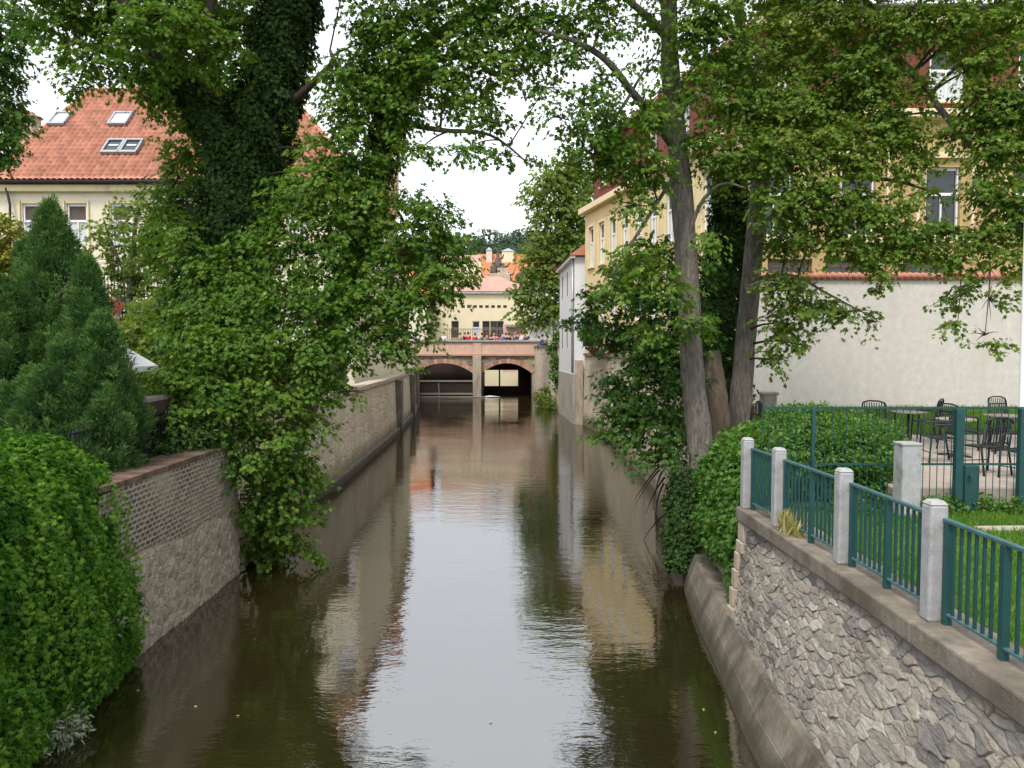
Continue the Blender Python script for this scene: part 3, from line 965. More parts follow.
# wall continuing beyond the corner, under the ivy
mb = MB()
mb.prism([(3.62, 11.0), (4.4, 11.0), (4.6, 20.3), (3.95, 20.3), (3.72, 16)], -0.6, 2.05)
o = mb.build('stone_wall', MAT['rubble_tan'])
tag(o, 'tan stone bank wall beneath the right hand maple trees, half hidden by ivy', 'wall')


tag(MB().prism([(-7.15, 14.93), (-6.5, 14.93), (-6.5, 19.05), (-7.15, 19.05)], -.6, 2.64).build('bank_wall', MAT['rubble_tan']), 'shaded bank wall behind the foot of the leaning maple', 'wall')


def strip_wall(name, label, path, z1, m, thick=0.5, side=1, cap=None, z0=-0.6):
    """wall along a polyline (Y,x): face on the water side"""
    t = thing(name, label, 'wall', (path[0][1], path[0][0], 0))
    mb = MB()
    for (y0, x0), (y1, x1) in zip(path[:-1], path[1:]):
        n = max(1, int((y1 - y0) / 1.5))
        for i in range(n):
            ya, yb = y0 + (y1 - y0) * i / n, y0 + (y1 - y0) * (i + 1) / n
            xa, xb = x0 + (x1 - x0) * i / n, x0 + (x1 - x0) * (i + 1) / n
            mb.quad((xa, ya, z0), (xb, yb, z0), (xb + side * 0.12, yb, z1), (xa + side * 0.12, ya, z1))
            mb.quad((xa + side * 0.12, ya, z1), (xb + side * 0.12, yb, z1), (xb + side * thick, yb, z1), (xa + side * thick, ya, z1))
    y, x = path[0]
    mb.quad((x, y, z0), (x + side * thick, y, z0), (x + side * thick, y, z1), (x + side * 0.12, y, z1))
    mb.build('masonry', m, t)
    if cap:
        cm = MB()
        for (y0, x0), (y1, x1) in zip(path[:-1], path[1:]):
            pa = [(x0 + side * 0.02, y0), (x0 + side * (thick + 0.1), y0), (x1 + side * (thick + 0.1), y1), (x1 + side * 0.02, y1)]
            cm.prism(pa if side > 0 else pa[::-1], z1 + 0.003, z1 + 0.16)
        cm.build('coping', cap, t)
    return t


rwm = strip_wall('canal_wall', 'tan stone wall rising from the water under the yellow building', [(20.3, 3.9), (24, 4.6), (39.7, 4.85), (45, 4.25)], 4.15, MAT['rubble_tan'], 0.7, 1, MAT['coping'])
strip_wall('canal_wall', 'stone wall between the white house and the bridge, with two people on top', [(54.2, 3.5), (72, 2.05)], 4.75, MAT['rubble_tan'], 0.8, 1, MAT['coping'])
ltan = strip_wall('canal_wall', 'long pale tan wall along the left bank running to the bridge', [(19, -6.5), (24, -5.8), (40, -6.2), (52, -6.8), (62, -7.9), (72, -9.4)], 2.9, MAT['rubble_tan'], 0.6, -1, MAT['pier'])
mb = MB()
for (y0, x0), (y1, x1) in zip([(19, -6.5), (24, -5.8), (40, -6.2), (52, -6.8), (62, -7.9)], [(24, -5.8), (40, -6.2), (52, -6.8), (62, -7.9), (72, -9.4)]):
    pa = [(x0 + 0.16, y0), (x0 - 0.1, y0), (x1 - 0.1, y1), (x1 + 0.16, y1)]
    mb.prism(pa[::-1], -0.5, 0.28)
mb.build('footing', MAT['plinth'], ltan)
for y in (41, 50, 58.5):
    x = xw(LW, y)
    MB().box((x + 0.0, y, 1.2), (0.5, 0.6, 3.3)).build('buttress', MAT['plinth'], ltan)

# ------------------------------------------------------------------ left bank: brick and stone wall
lb = thing('brick_wall', 'old wall of eroded brick rows over flat stones, left bank', 'wall', (-5.5, 12, 0))
Y0, Y1, Z0, Z1 = 9.7, 14.9, -0.3, 2.58
ny, nz = 760, 310
uy = np.linspace(Y0, Y1, ny); uz = np.linspace(Z0, Z1, nz)
U, V = np.meshgrid(uy, uz); U = U.ravel(); V = V.ravel()
rng = np.random.default_rng(21)
Uw = U + 0.05 * wob(U, V, rng, 12) + 0.02 * wob(U, V, rng, 40)
Vw = V + 0.03 * wob(U, V, rng, 12) + 0.015 * wob(U, V, rng, 40)
seeds = stone_cells(rng, Y0, Y1, Z0, 1.7, 0.20, 0.11)
f1, gap, idx = voro(Uw, Vw, seeds, 1.9)
jm1 = np.clip(gap / 0.035, 0, 1); jm1 = jm1 * jm1 * (3 - 2 * jm1)
r1 = 0.55 + 0.45 * rng.random(len(seeds))[idx]
d1 = jm1 * (0.004 + 0.014 * rng.random(len(seeds))[idx]) + 0.018 * wob(U * 1.5, V, rng, 26) + 0.012 * wob(U * 1.6, V, rng, 80) + 0.02 * wob(U, V, rng, 5)
bh, bw = 0.078, 0.15
row = np.floor(V / bh).astype(int)
uu = U / bw + 0.5 * (row % 2)
col = np.floor(uu).astype(int)
fu, fv = uu - col, V / bh - row
e = np.minimum(np.minimum(fu, 1 - fu) * bw, np.minimum(fv, 1 - fv) * bh)
jb = np.clip((e - 0.010) / 0.008, 0, 1)
hsh = np.random.default_rng(4).random((60, 140))
rb = hsh[row % 60, col % 140]
ero = np.clip(0.55 + 0.9 * wob(U, V, rng, 5, 7), 0.08, 1.2)
d2 = -jb * ero * (0.008 + 0.042 * rb ** 1.5) + 0.012 * wob(U, V, rng, 25) + 0.006 * wob(U, V, rng, 90)                # bricks worn back behind their mortar
lim = 1.45 + 0.12 * wob(U, V * 0, rng, 6) - (U - 10) * 0.03
k = np.clip((V - lim) / 0.10, 0, 1)
X = -5.5 + (1 - k) * d1 + k * (d2 + 0.02)
joint = (1 - k) * jm1 + k * jb * np.clip(ero * 1.4, 0.1, 1)
rn = np.where(k > 0.5, rb * 0.42, r1)
X += np.interp(U, [7.8, 10.5, 11], [0.3, 0.0, 0.0])
f = np.arange(ny * nz).reshape(nz, ny)
fq = np.stack([f[:-1, :-1], f[1:, :-1], f[1:, 1:], f[:-1, 1:]], -1).reshape(-1, 4)
np_mesh('masonry', np.stack([X, U, V], 1), fq, MAT['oldbrick'], lb, False, None, {'rnd': rn, 'joint': joint})
MB().prism([(-6.1, 9.7), (-5.56, 9.7), (-5.56, 14.88), (-6.1, 14.88)], -0.3, 2.57).build('wall_core', MAT['plinth'], lb)
cap = MB()
y = 9.9
rq = random.Random(9)
while y < 14.85:
    cap.box((-5.80, y + 0.06, 2.625 + rq.uniform(-.004, .006)), (0.68, 0.115, 0.09), rq.uniform(-.01, .01), rq.random())
    y += 0.122
cap.build('coping', MAT['brick_cap'], lb, False, 0.008)
# ------------------------------------------------------------------ house with the big tiled roof, left background
HX0, HX1, HY = P(-2, 182, 35).x, P(352, 182, 35).x, 35.0
EZ, RZ, RY = 12.2, 18.1, 40.2
h1 = thing('tiled_house', 'pale cream house with steep terracotta hipped roof and skylights, far left', 'house', (HX0, HY, 2.6))
W1 = HX1 - HX0
holes = []
for i in range(8):
    c = 1.55 + i * 2.05
    holes += [(c - 0.47, c + 0.47, 9.2, 11.25), (c - 0.47, c + 0.47, 5.0, 7.1)]
mb = MB()
pt, n = facade(mb, (HX0, HY, 0), (1, 0, 0), W1, 2.5, EZ, holes)
D1 = 11
mb.quad((HX0, HY, 2.5), (HX0, HY, EZ), (HX0, HY + D1, EZ), (HX0, HY + D1, 2.5))
mb.quad((HX1, HY, 2.5), (HX1, HY + D1, 2.5), (HX1, HY + D1, EZ), (HX1, HY, EZ))
mb.quad((HX0, HY + D1, 2.5), (HX1, HY + D1, 2.5), (HX1, HY + D1, EZ), (HX0, HY + D1, EZ))
mb.build('wall', MAT['cream_pale'], h1)
for h in holes:
    window(h1, pt, n, h, 'blind')
    f = MB()
    for a, b_, c, d in ((h[0] - .16, h[0] - .02, h[2], h[3] + .14), (h[1] + .02, h[1] + .16, h[2], h[3] + .14), (h[0] - .02, h[1] + .02, h[3] + .02, h[3] + .14)):
        f.bar(pt((a + b_) / 2, c, -.02), pt((a + b_) / 2, d, -.02), .06, b_ - a) if b_ - a < .3 else f.bar(pt(a, (c + d) / 2, -.02), pt(b_, (c + d) / 2, -.02), .06, d - c)
    f.build('window_surround', MAT['trim'], h1)
MB().box(((HX0 + HX1) / 2, HY - 0.14, EZ - 0.28), (W1 + 0.3, 0.28, 0.3)).build('cornice', MAT['trim'], h1, False, 0.03)
MB().tube([(HX0 - 0.5, HY - 0.5, EZ - 0.02), (HX1 + 0.5, HY - 0.5, EZ - 0.02)], 0.075, 8).build('gutter', MAT['black_metal'], h1, True)
MB().tube([P(6, 188, 34.75), P(8, 196, 34.75), P(10, 205, 34.75), P(10, 300, 34.75)], 0.055, 8).build('drainpipe', MAT['black_metal'], h1, True)
sl = Vector((0, RY - HY + 0.5, RZ - EZ))
vlen = sl.length
run = 4.9
rf = pantile('roof', (HX0 - 0.45, HY - 0.5, EZ), (1, 0, 0), sl, W1 + 0.9, vlen,
             [(0, 0), (W1 + .9, 0), (W1 + .9 - run, vlen), (run - 2.9, vlen)], MAT['tile'], h1, 0.27, 0.36)
mb = MB()
A = Vector((HX0 - 0.45, HY - 0.5, EZ - 0.04)); B = Vector((HX1 + 0.45, HY - 0.5, EZ - 0.04))
Rl = Vector((HX0 - 0.45 + run - 2.9, RY, RZ - .04)); Rr = Vector((HX1 + 0.45 - run, RY, RZ - .04))
A2 = Vector((A.x, HY + D1 + .5, EZ)); B2 = Vector((B.x, HY + D1 + .5, EZ))
Rl.z += .0
mb.add([A, B, Rr, Rl], [(0, 1, 2, 3)]); mb.add([A, A2, Rl], [(0, 2, 1)]); mb.add([B, B2, Rr], [(0, 1, 2)]); mb.add([A2, B2, Rr, Rl], [(0, 3, 2, 1)])
mb.add([A, B, B2, A2], [(0, 3, 2, 1)])
o = mb.build('roof_deck', MAT['tile'], h1)
mb = MB()
up = Vector((0, -.05, .09))
ridge(mb, Rl + up, Rr + up, .15); ridge(mb, A + up, Rl + up, .13); ridge(mb, B + up, Rr + up, .13)
mb.build('ridge_tiles', MAT['tile'], h1, True)
MB().bar(A + Vector((-.08, 0, .05)), Rl + Vector((-.1, -.02, .05)), .10, .18).build('verge_flashing', MAT['frame_white'], h1)
sn = Vector((1, 0, 0)).cross(sl.normalized())
sl_n = sl.normalized()
for px, py, w in ((62, 122, .75), (122, 122, .85), (115, 150, .75), (133, 150, .75)):
    # point on the roof plane along the sight line
    o0 = Vector((0, 0, CAMZ)); d = P(px, py, 40) - o0
    t_ = (A - o0).dot(sn) / d.dot(sn)
    c = o0 + d * t_ + sn * 0.21
    Mx = Matrix((Vector((1, 0, 0)), sl.normalized(), sn)).transposed()
    s = MB()
    for dx, dy, sx_, sy_ in ((-w / 2, 0, .09, 1.05), (w / 2, 0, .09, 1.05), (0, .52, w + .09, .12), (0, -.52, w + .09, .16)):
        s.box(c + Mx @ Vector((dx, dy, 0)), (sx_, sy_, .14), 0, .5, Mx)
    s = s.build('skylight', MAT['metal_grey'], h1)
    MB().box(c - sn * .02, (w - .09, .94, .05), 0, .5, Mx).build('pane', MAT['glass_dark'] if py > 130 else MAT['curtain'], s)
    if py > 130:
        MB().box(c + Mx @ Vector((0, .05, .02)), (w * .6, .10, .03), 0, .5, Mx).build('glazing_bar', MAT['frame_white'], s)
for px, py0, py1, Y, w in ((142, 112, 78, 41, 1.1), (28, 130, 118, 45, 1.2)):
    a, b_ = P(px, py0 + 30, Y), P(px, py1, Y)
    c_ = MB().box((a.x, Y, (a.z + b_.z) / 2), (w, .8, b_.z - a.z)).box((a.x, Y, b_.z + .06), (w + .2, 1.0, .12))
    ch = c_.build('chimney', MAT['rubble_dark'], h1)
    MB().box((a.x - w * .2, Y, b_.z + .22), (.3, .3, .22)).box((a.x + w * .2, Y, b_.z + .22), (.3, .3, .22)).build('chimney_pot', MAT['tile'], ch)
MB().add([P(131, 113, 39.6), P(160, 113, 39.6), P(160, 104, 39.9), P(131, 104, 39.9), P(131, 113, 41), P(160, 113, 41), P(160, 104, 41), P(131, 104, 41)],
         [(0, 1, 2, 3), (4, 7, 6, 5), (0, 4, 5, 1), (3, 2, 6, 7), (0, 3, 7, 4), (1, 5, 6, 2)]).build('chimney_flashing', MAT['metal_grey'], h1)

# ------------------------------------------------------------------ cream house on the left canal wall (behind the leaning tree)
h2 = thing('canal_house', 'cream house with tiled roof on the left bank, mostly behind foliage', 'house', (-7.2, 46, 2.6))
y0, y1, x0, x1 = 45.5, 63.0, -7.3, -17.5
e2 = 11.6
holes = []
for i in range(7):
    c = 1.6 + i * 2.35
    holes += [(c - .5, c + .5, 8.6, 10.5), (c - .5, c + .5, 5.2, 7.1)]
mb = MB()
pt, n = facade(mb, (x0, y0, 0), (-1.3 / 17.5, 1, 0), 17.55, 2.5, e2, holes)
holes2 = [(1.5 + i * 2.6, 2.5 + i * 2.6, zz, zz + 1.9) for i in range(4) for zz in (5.2, 8.6)]
pt2, n2 = facade(mb, (x1, y0, 0), (1, 0, 0), x0 - x1, 2.5, e2, holes2)
mb.add([(x1, y0, e2), (x0, y0, e2), ((x0 + x1) / 2, y0, 16.6)], [(0, 1, 2)])
mb.build('wall', MAT['cream'], h2)
for h in holes: window(h2, pt, n, h, 'curtain')
for h in holes2: window(h2, pt2, n2, h, 'curtain')
mb = MB()
xm = (x0 + x1) / 2
mb.add([(x0 + .5, y0 - .3, e2 - .2), (x0 - .85, y1, e2 - .2), (xm - .6, y1, 16.9), (xm, y0 - .3, 16.9), (x1 - .5, y0 - .3, e2 - .2), (x1 - .5, y1, e2 - .2),
        (x0 + .5, y0 - .3, e2 - .36), (x0 - .85, y1, e2 - .36)], [(0, 1, 2, 3), (3, 2, 5, 4), (6, 7, 1, 0)])
mb.build('roof', MAT['tile'], h2)
MB().box((x0 - 1.0, 52, 15.4), (.9, 1.1, 3.4)).box((x0 - 1.0, 52, 17.1), (1.1, 1.3, .15)).build('chimney', MAT['tile_pink'], h2)
MB().bar(pt(0, e2 - .35, -.12), pt(17.5, e2 - .35, -.12), .26, .3).build('cornice', MAT['trim'], h2)

# ------------------------------------------------------------------ yellow corner building on the right
h3 = thing('yellow_building', 'tall yellow building with dark red top storey behind the right hand trees', 'building', (8.6, 27, 2.1))
A = Vector((4.36, 45, 0)); B = Vector((8.6, 27, 0))
u3 = (B - A); L3 = u3.length; u3 = u3 / L3
CZ = 12.7
holes = [(0.75 + i * 1.75, 1.55 + i * 1.75, 9.3, 11.6) for i in range(10)]
holes += [(0.75 + i * 1.75, 1.55 + i * 1.75, 6.0, 7.9) for i in range(10)]
holes += [(0.8 + i * 1.75, 1.4 + i * 1.75, 4.45, 5.0) for i in range(10)]
mb = MB()
pt, n = facade(mb, A, u3, L3, 4.1, CZ, holes, .13)
mb.quad((A.x, 45, 2), (A.x, 45, CZ), (20, 45, CZ), (20, 45, 2))
mb.build('wall', MAT['yellow'], h3)
for h in holes:
    window(h3, pt, n, h, 'brown' if h[3] < 5.5 else 'curtain', .12)
for i in range(10):
    h = holes[i]
    f = MB()
    f.bar(pt(h[0] - .12, 9.2, -.03), pt(h[0] - .12, 11.75, -.03), .08, .2)
    f.bar(pt(h[1] + .12, 9.2, -.03), pt(h[1] + .12, 11.75, -.03), .08, .2)
    f.bar(pt(h[0] - .02, 11.7, -.03), pt(h[1] + .02, 11.7, -.03), .08, .14)
    f.build('window_surround', MAT['trim'], h3)
MB().bar(pt(-.3, CZ + .0, -.15), pt(L3 + .2, CZ + .0, -.15), .42, .34).build('cornice', MAT['trim'], h3, False, .03)
mb = MB()
hr = [(1.2 + i * 3.4, 2.2 + i * 3.4, 13.9, 15.6) for i in range(5)]
ptr, nr = facade(mb, A - n * .5, u3, L3, CZ + .17, 16.4, hr)
mb.build('attic_wall', MAT['red_wall'], h3)
for h in hr: window(h3, ptr, nr, h, 'curtain')
mb = MB()
a, b_ = ptr(-.4, 16.3, -.4), ptr(L3 + .4, 16.3, -.4)
c, d = ptr(L3 + .4, 19.8, 4.5), ptr(-.4, 19.8, 4.5)
mb.add([a, b_, c, d] + [p - Vector((0, 0, .2)) for p in (a, b_, c, d)], [(0, 1, 2, 3), (4, 7, 6, 5), (0, 4, 5, 1)])
mb.build('roof', MAT['tile'], h3)
# front of the same building, seen square on behind the white wall
FW = 20.0
holes = []
cx0 = 8.6
for px in (775, 858, 943, 1030, 1115):
    c = P(px, 200, 27).x - cx0
    holes.append((c - .62, c + .62, 8.55, 11.0))
for px in (790, 850, 925):
    c = P(px, 265, 27).x - cx0
    holes.append((c - .8, c + .8, 7.15, 7.75))
mb = MB()
pt, n = facade(mb, B, (1, 0, 0), FW, 2.1, CZ, holes, .22)
mb.build('front_wall', MAT['ochre'], h3)
for h in holes: window(h3, pt, n, h, 'brown' if h[3] < 8 else 'white', .2)
for h in holes[:5]:
    MB().bar(pt(h[0] - .35, 8.4, -.05), pt(h[1] + .35, 8.4, -.05), .14, .16).build('window_sill_band', MAT['trim'], h3)
    MB().bar(pt(h[1] + .35, 8.5, -.04), pt(h[1] + .35, 11.3, -.04), .10, .3).build('window_surround', MAT['trim'], h3)
    MB().bar(pt(h[0] - .35, 8.5, -.04), pt(h[0] - .35, 11.3, -.04), .10, .3).build('window_surround', MAT['trim'], h3)
    MB().bar(pt(h[0] - .5, 11.4, -.06), pt(h[1] + .5, 11.4, -.06), .16, .2).build('window_surround', MAT['trim'], h3)
MB().bar(pt(0, CZ + .1, -.16), pt(FW, CZ + .1, -.16), .44, .3).build('cornice', MAT['trim'], h3, False, .03)
holes = []
for px in (770, 858, 947, 1036, 1120):
    c = P(px, 80, 27).x - cx0
    holes.append((c - .62, c + .62, 13.3, 15.05))
mb = MB()
pt, n = facade(mb, B, (1, 0, 0), FW, CZ + .25, 15.85, holes, .2)
mb.build('attic_wall', MAT['red_wall'], h3)
for h in holes: window(h3, pt, n, h, 'curtain')
MB().bar(pt(0, 16.12, -.2), pt(FW, 16.12, -.2), .6, .66).build('eaves_band', MAT['trim'], h3, False, .03)
MB().tube([pt(-.3, 16.3, -.6), pt(FW, 16.3, -.6)], .13, 8).build('gutter', MAT['black_metal'], h3, True)
pantile('roof', pt(-.4, 16.45, -.65), (1, 0, 0), (0, .75, .66), FW, 6, [(0, 0), (FW, 0), (FW, 6), (0, 6)], MAT['tile'], h3, .27, .36, 3)

# wooden balcony planter hanging on the canal side
bal = thing('balcony', 'brown wooden balcony box full of plants above the right canal wall', 'balcony', (4.3, 40.5, 4.3))
ba, bb_ = Vector((4.42, 42.2, 4.75)), Vector((4.62, 38.6, 4.75))
MB().bar(ba, bb_, .9, .12).build('floor', MAT['wood_dark'], bal)
for k in range(6):
    p = ba.lerp(bb_, k / 5) + Vector((-.4, 0, 0))
    MB().bar(p, p + Vector((0, 0, .95)), .08, .08).build('post', MAT['frame_brown'], bal)
MB().bar(ba + Vector((-.46, 0, .95)), bb_ + Vector((-.46, 0, .95)), .1, .1).build('rail', MAT['frame_brown'], bal)
MB().bar(ba + Vector((-.4, 0, .42)), bb_ + Vector((-.4, 0, .42)), .05, .5).build('board', MAT['bridge_red'], bal)
for k in range(4):
    p = ba.lerp(bb_, .1 + k * .27) + Vector((0, 0, -.1))
    MB().bar(p + Vector((.4, 0, -.6)), p + Vector((-.35, 0, 0)), .1, .12).build('bracket', MAT['frame_brown'], bal)
g = gen_bush(np.random.default_rng(31), [((4.2, 41.6 - i * .75, 5.45 - .2 * (i % 2)), (.42, .5, .42), 1) for i in range(5)], 2.2, .13)
tag(leaves('balcony_plants', *g, 'oval', MAT['leaf_deep']), 'dark green plants spilling over the wooden balcony', 'plants')

# ------------------------------------------------------------------ narrow white house by the water
h4 = thing('white_house', 'narrow white house with red roof and grey plinth standing in the canal', 'house', (3.6, 46, 0))
a, b_ = Vector((3.42, 54, 0)), Vector((3.78, 45.6, 0))
u = (b_ - a).normalized(); L_ = (b_ - a).length
holes = [(1.6, 2.3, 8.0, 9.6), (4.4, 5.1, 8.0, 9.6), (1.6, 2.3, 4.6, 6.3), (4.4, 5.1, 4.6, 6.3)]
mb = MB()
pt, n = facade(mb, a, u, L_, 3.0, 10.1, holes, .05)
holes5 = [(.35, .62, 4.9, 6.4)]
pt5, n5 = facade(mb, b_, (1, 0, 0), .75, 3.0, 10.1, [])
mb.quad((a.x, 54, 3), (a.x, 54, 10.1), (7, 54, 10.1), (7, 54, 3))
mb.build('wall', MAT['white_house'], h4)
for h in holes:
    f = MB()
    for k in (0, 1):
        f.bar(pt(h[k], h[2], -.004), pt(h[k], h[3], -.004), .02, .05); f.bar(pt(h[0], h[2 + k], -.004), pt(h[1], h[2 + k], -.004), .02, .05)
    f = f.build('window', MAT['frame_white'], h4)
    MB().quad(pt(h[0], h[2], .002), pt(h[1], h[2], .002), pt(h[1], h[3], .002), pt(h[0], h[3], .002)).build('pane', MAT['blind'], f)
mb = MB()
q0, q1 = pt(-.05, 0, -.06), pt(L_ + .02, 0, -.06)
mb.prism([(q0.x, q0.y), (q1.x, q1.y), (4.6, q1.y), (4.6, q0.y)], -.6, 3.03)
mb.build('plinth', MAT['grey_plinth'], h4, False, .03)
MB().bar(pt(-.2, 10.1, -.12), pt(L_ + .2, 10.1, -.12), .3, .16).build('eaves', MAT['frame_white'], h4)
mb = MB()
e0, e1 = pt(-.25, 10.2, -.35), pt(L_ + .3, 10.2, -.35)
r0, r1 = pt(-.25, 11.3, 1.2), pt(L_ + .3, 11.3, 1.2)
k0, k1 = pt(-.25, 10.2, 2.4), pt(L_ + .3, 10.2, 2.4)
mb.add([e0, e1, r1, r0, k0, k1], [(0, 1, 2, 3), (3, 2, 5, 4), (1, 5, 2), (0, 3, 4), (0, 4, 5, 1)])
mb.build('roof', MAT['tile'], h4)
MB().tube([pt(L_ - .1, 10, -.1), pt(L_ - .1, 3.1, -.1)], .07, 8).build('drainpipe', MAT['metal_grey'], h4, True)
MB().box((4.05, 45.3, 1.6), (.45, .5, 4.6)).build('corner_pier', MAT['pier'], h4, False, .03)

# ------------------------------------------------------------------ white garden wall with tile coping
gw = thing('garden_wall', 'high off white garden wall with a row of red coping tiles behind the terrace', 'wall', (14, 24, 2.6))
gx0, gx1, gy, gz = 7.2, 28.0, 24.0, 6.72
MB().box(((gx0 + gx1) / 2, gy + .2, (gz + 2.0) / 2), (gx1 - gx0, .4, gz - 2.0)).build('wall_body', MAT['white_plaster'], gw, False, .02)
mb = MB(); rr = random.Random(2)
x = gx0
while x < gx1:
    mb.tube([(x, gy - .12, gz + .10), (x, gy + .2, gz + .20 + rr.uniform(-.01, .01))], [.10, .085], 8, True)
    x += .205
mb.build('coping_tiles', MAT['tile'], gw, True)
MB().box(((gx0 + gx1) / 2, gy + .2, gz + .04), (gx1 - gx0 + .1, .5, .08)).build('coping_bed', MAT['tile'], gw)

# dark timber fence between the maple and the garden wall
tf = thing('timber_fence', 'short run of dark grey timber fence boards beside the maple trunk', 'fence', (5.6, 17.5, 2.1))
rr = random.Random(8)
p0, p1 = Vector((5.65, 17.6, 0)), Vector((6.35, 19.2, 0))
for k in range(9):
    p = p0.lerp(p1, k / 8)
    MB().box((p.x, p.y, 2.1 + .55), (.16, .03, 1.1 + rr.uniform(-.05, .05)), .9).build('board', MAT['wood_grey'] if k % 3 == 1 else MAT['wood_dark'], tf)
MB().bar(p0 + Vector((.04, .04, 2.5)), p1 + Vector((.04, .04, 2.5)), .05, .09).build('rail', MAT['wood_dark'], tf)
MB().box((6.5, 19.0, 2.75), (.34, .34, 1.25)).box((6.5, 19, 3.4), (.42, .42, .08)).build('end_post', MAT['grey_plinth'], tf, False, .02)

# ------------------------------------------------------------------ terrace fence, pillar, pole
wf = thing('wire_fence', 'low dark teal bar fence along the terrace edge with a lock box', 'fence', (6.5, 11.05, 2.1))
fy, fz0, fz1 = 11.05, 2.12, 3.66
fx0 = P(762, 410, fy).x
for z in (fz1 - .015, 2.81, fz0 + .03):
    MB().bar((fx0, fy, z), (9.2, fy, z), .03, .03).build('rail', MAT['teal'], wf)
first = None
k = 0
x = fx0
while x < 9.2:
    if first is None:
        first = MB().bar((x, fy - .012, fz0 - .02), (x, fy - .012, fz1), .009, .009).build('bar', MAT['teal'], wf)
    else:
        o = first.copy(); C.objects.link(o); o.parent = wf; o.location = first.location + Vector((x - fx0, 0, 0))
    x += .104
for px, w in ((812, .05), (957, .12), (1020.5, .12)):
    c = P(px, 450, fy - .02)
    MB().box((c.x, fy - .06, 2.86), (w, w * .8, 1.56)).build('post', MAT['teal'], wf, False, .01)
c = P(965, 480, fy)
lk = MB().box((c.x + .02, fy - .10, 2.48), (.20, .07, .66)).build('lock_box', MAT['teal'], wf, False, .012)
MB().tube([(c.x - .03, fy - .13, 2.66), (c.x - .03, fy - .17, 2.66), (c.x - .03, fy - .17, 2.56)], .012, 6).build('handle', MAT['black_metal'], lk)
c = P(907, 470, 10.75)
pil = thing('stone_pillar', 'square pale concrete pillar standing behind the railing before the hedge', 'pillar', (c.x, 10.75, 2.1))
MB().box((c.x, 10.75, 2.6), (.27, .27, 1.08)).build('shaft', MAT['concrete'], pil, False, .015)
MB().box((c.x, 10.75, 3.155), (.29, .29, .04)).build('cap', MAT['concrete'], pil, False, .012)
c0, c1 = P(1022.5, 415, 12.2), P(1022.5, 168, 12.2)
pole = MB().tube([(c0.x, 12.2, 2.3), (c0.x, 12.2, 2.6), (c0.x, 12.2, c1.z - .05), (c0.x, 12.2, c1.z)], [.075, .06, .06, .03], 12).build('pole', MAT['frame_white'], None, True)
tag(pole, 'slim white pole standing on the terrace at the right edge', 'pole')

# ------------------------------------------------------------------ cafe chairs and tables
def chair():
    t = thing('garden_chair', 'x', 'chair')
    bm = MAT['black_metal']
    for s in (-1, 1):
        MB().tube([(s * .25, -.22, 0), (s * .25, -.20, .35), (s * .25, -.19, .62), (s * .26, -.12, .66), (s * .26, .14, .66), (s * .25, .21, .64)], .016, 6).build('leg', bm, t, True)
        MB().tube([(s * .24, .27, 0), (s * .235, .20, .40), (s * .23, .27, .80)], .016, 6).build('leg', bm, t, True)
    MB().tube([(-.23, .27, .80), (-.21, .285, .86), (-.1, .295, .895), (.1, .295, .895), (.21, .285, .86), (.23, .27, .80)], .016, 6).build('back_frame', bm, t, True)
    b_ = MB()
    for k in range(9):
        x = -.19 + k * .0475
        b_.bar((x, .205, .46), (x, .272, .86), .016, .008)
    b_.bar((-.23, .212, .50), (.23, .212, .50), .02, .02); b_.bar((-.23, .255, .74), (.23, .255, .74), .02, .03)
    b_.build('backrest', bm, t)
    s_ = MB()
    for k in range(10):
        y = -.20 + k * .043
        s_.bar((-.23, y, .43), (.23, y, .43), .03, .01)
    s_.bar((-.235, -.22, .43), (-.235, .2, .43), .025, .025); s_.bar((.235, -.22, .43), (.235, .2, .43), .025, .025)
    s_.build('seat', bm, t)
    MB().bar((-.25, -.2, .18), (.25, -.2, .18), .014, .014).build('stretcher', bm, t)
    MB().bar((-.24, .235, .18), (.24, .235, .18), .014, .014).build('stretcher', bm, t)
    t.scale = (1.08, 1.08, 1.08)
    return t


def put(px, py, Y, z=2.42):
    c = P(px, py, Y)
    return (c.x, Y, z)


ch0 = chair()
chairs = [
    (878, 16.6, 2.35, 'black metal chair behind the hedge, farthest left of the terrace chairs', 2.35),
    (938, 13.9, -1.75, 'large black metal armchair between the pillar and the teal fence post, seen from its side', 2.3),
    (925, 17.2, -2.3, 'black metal chair far back on the terrace with its curved back tilted sideways', 2.32),
    (958, 15.6, 1.9, 'black metal chair partly hidden behind the teal post with the lock box', 2.3),
    (985, 12.6, 3.3, 'black metal chair nearest the fence between the two teal posts, back to the viewer', 2.3),
    (1006, 17.6, .2, 'black metal chair beyond the far table against the rear lawn', 2.3),
    (1026, 12.0, -1.2, 'black metal chair cut by the right edge beside the last teal post', 2.3),
    (1012, 14.6, -2.0, 'black metal chair beside the pedestal table at the right', 2.3),
]
for i, (px, Y, rz, lab, z) in enumerate(chairs):
    loc = put(px, 450, Y, max(z, 2.42))
    if i == 0:
        ch0.location = loc; ch0.rotation_euler = (0, 0, rz)
        ch0['label'] = lab; ch0['group'] = 'black chairs on the cafe terrace'
    else:
        dup(ch0, loc, rz, lab)


def table(lab):
    t = thing('bistro_table', lab, 'table', (0, 0, 0), 'tables on the cafe terrace')
    MB().lathe([(0, .715), (.34, .715), (.355, .722), (.355, .738), (.34, .745), (0, .745)], (0, 0, 0), 28).build('table_top', MAT['wood_grey'], t)
    MB().tube([(0, 0, .03), (0, 0, .71)], .035, 10).build('pedestal', MAT['black_metal'], t, True)
    b_ = MB()
    for k in range(4):
        a = k * math.pi / 2 + .4
        b_.bar((0, 0, .05), (math.cos(a) * .3, math.sin(a) * .3, .015), .05, .03)
    b_.build('base', MAT['black_metal'], t)
    return t


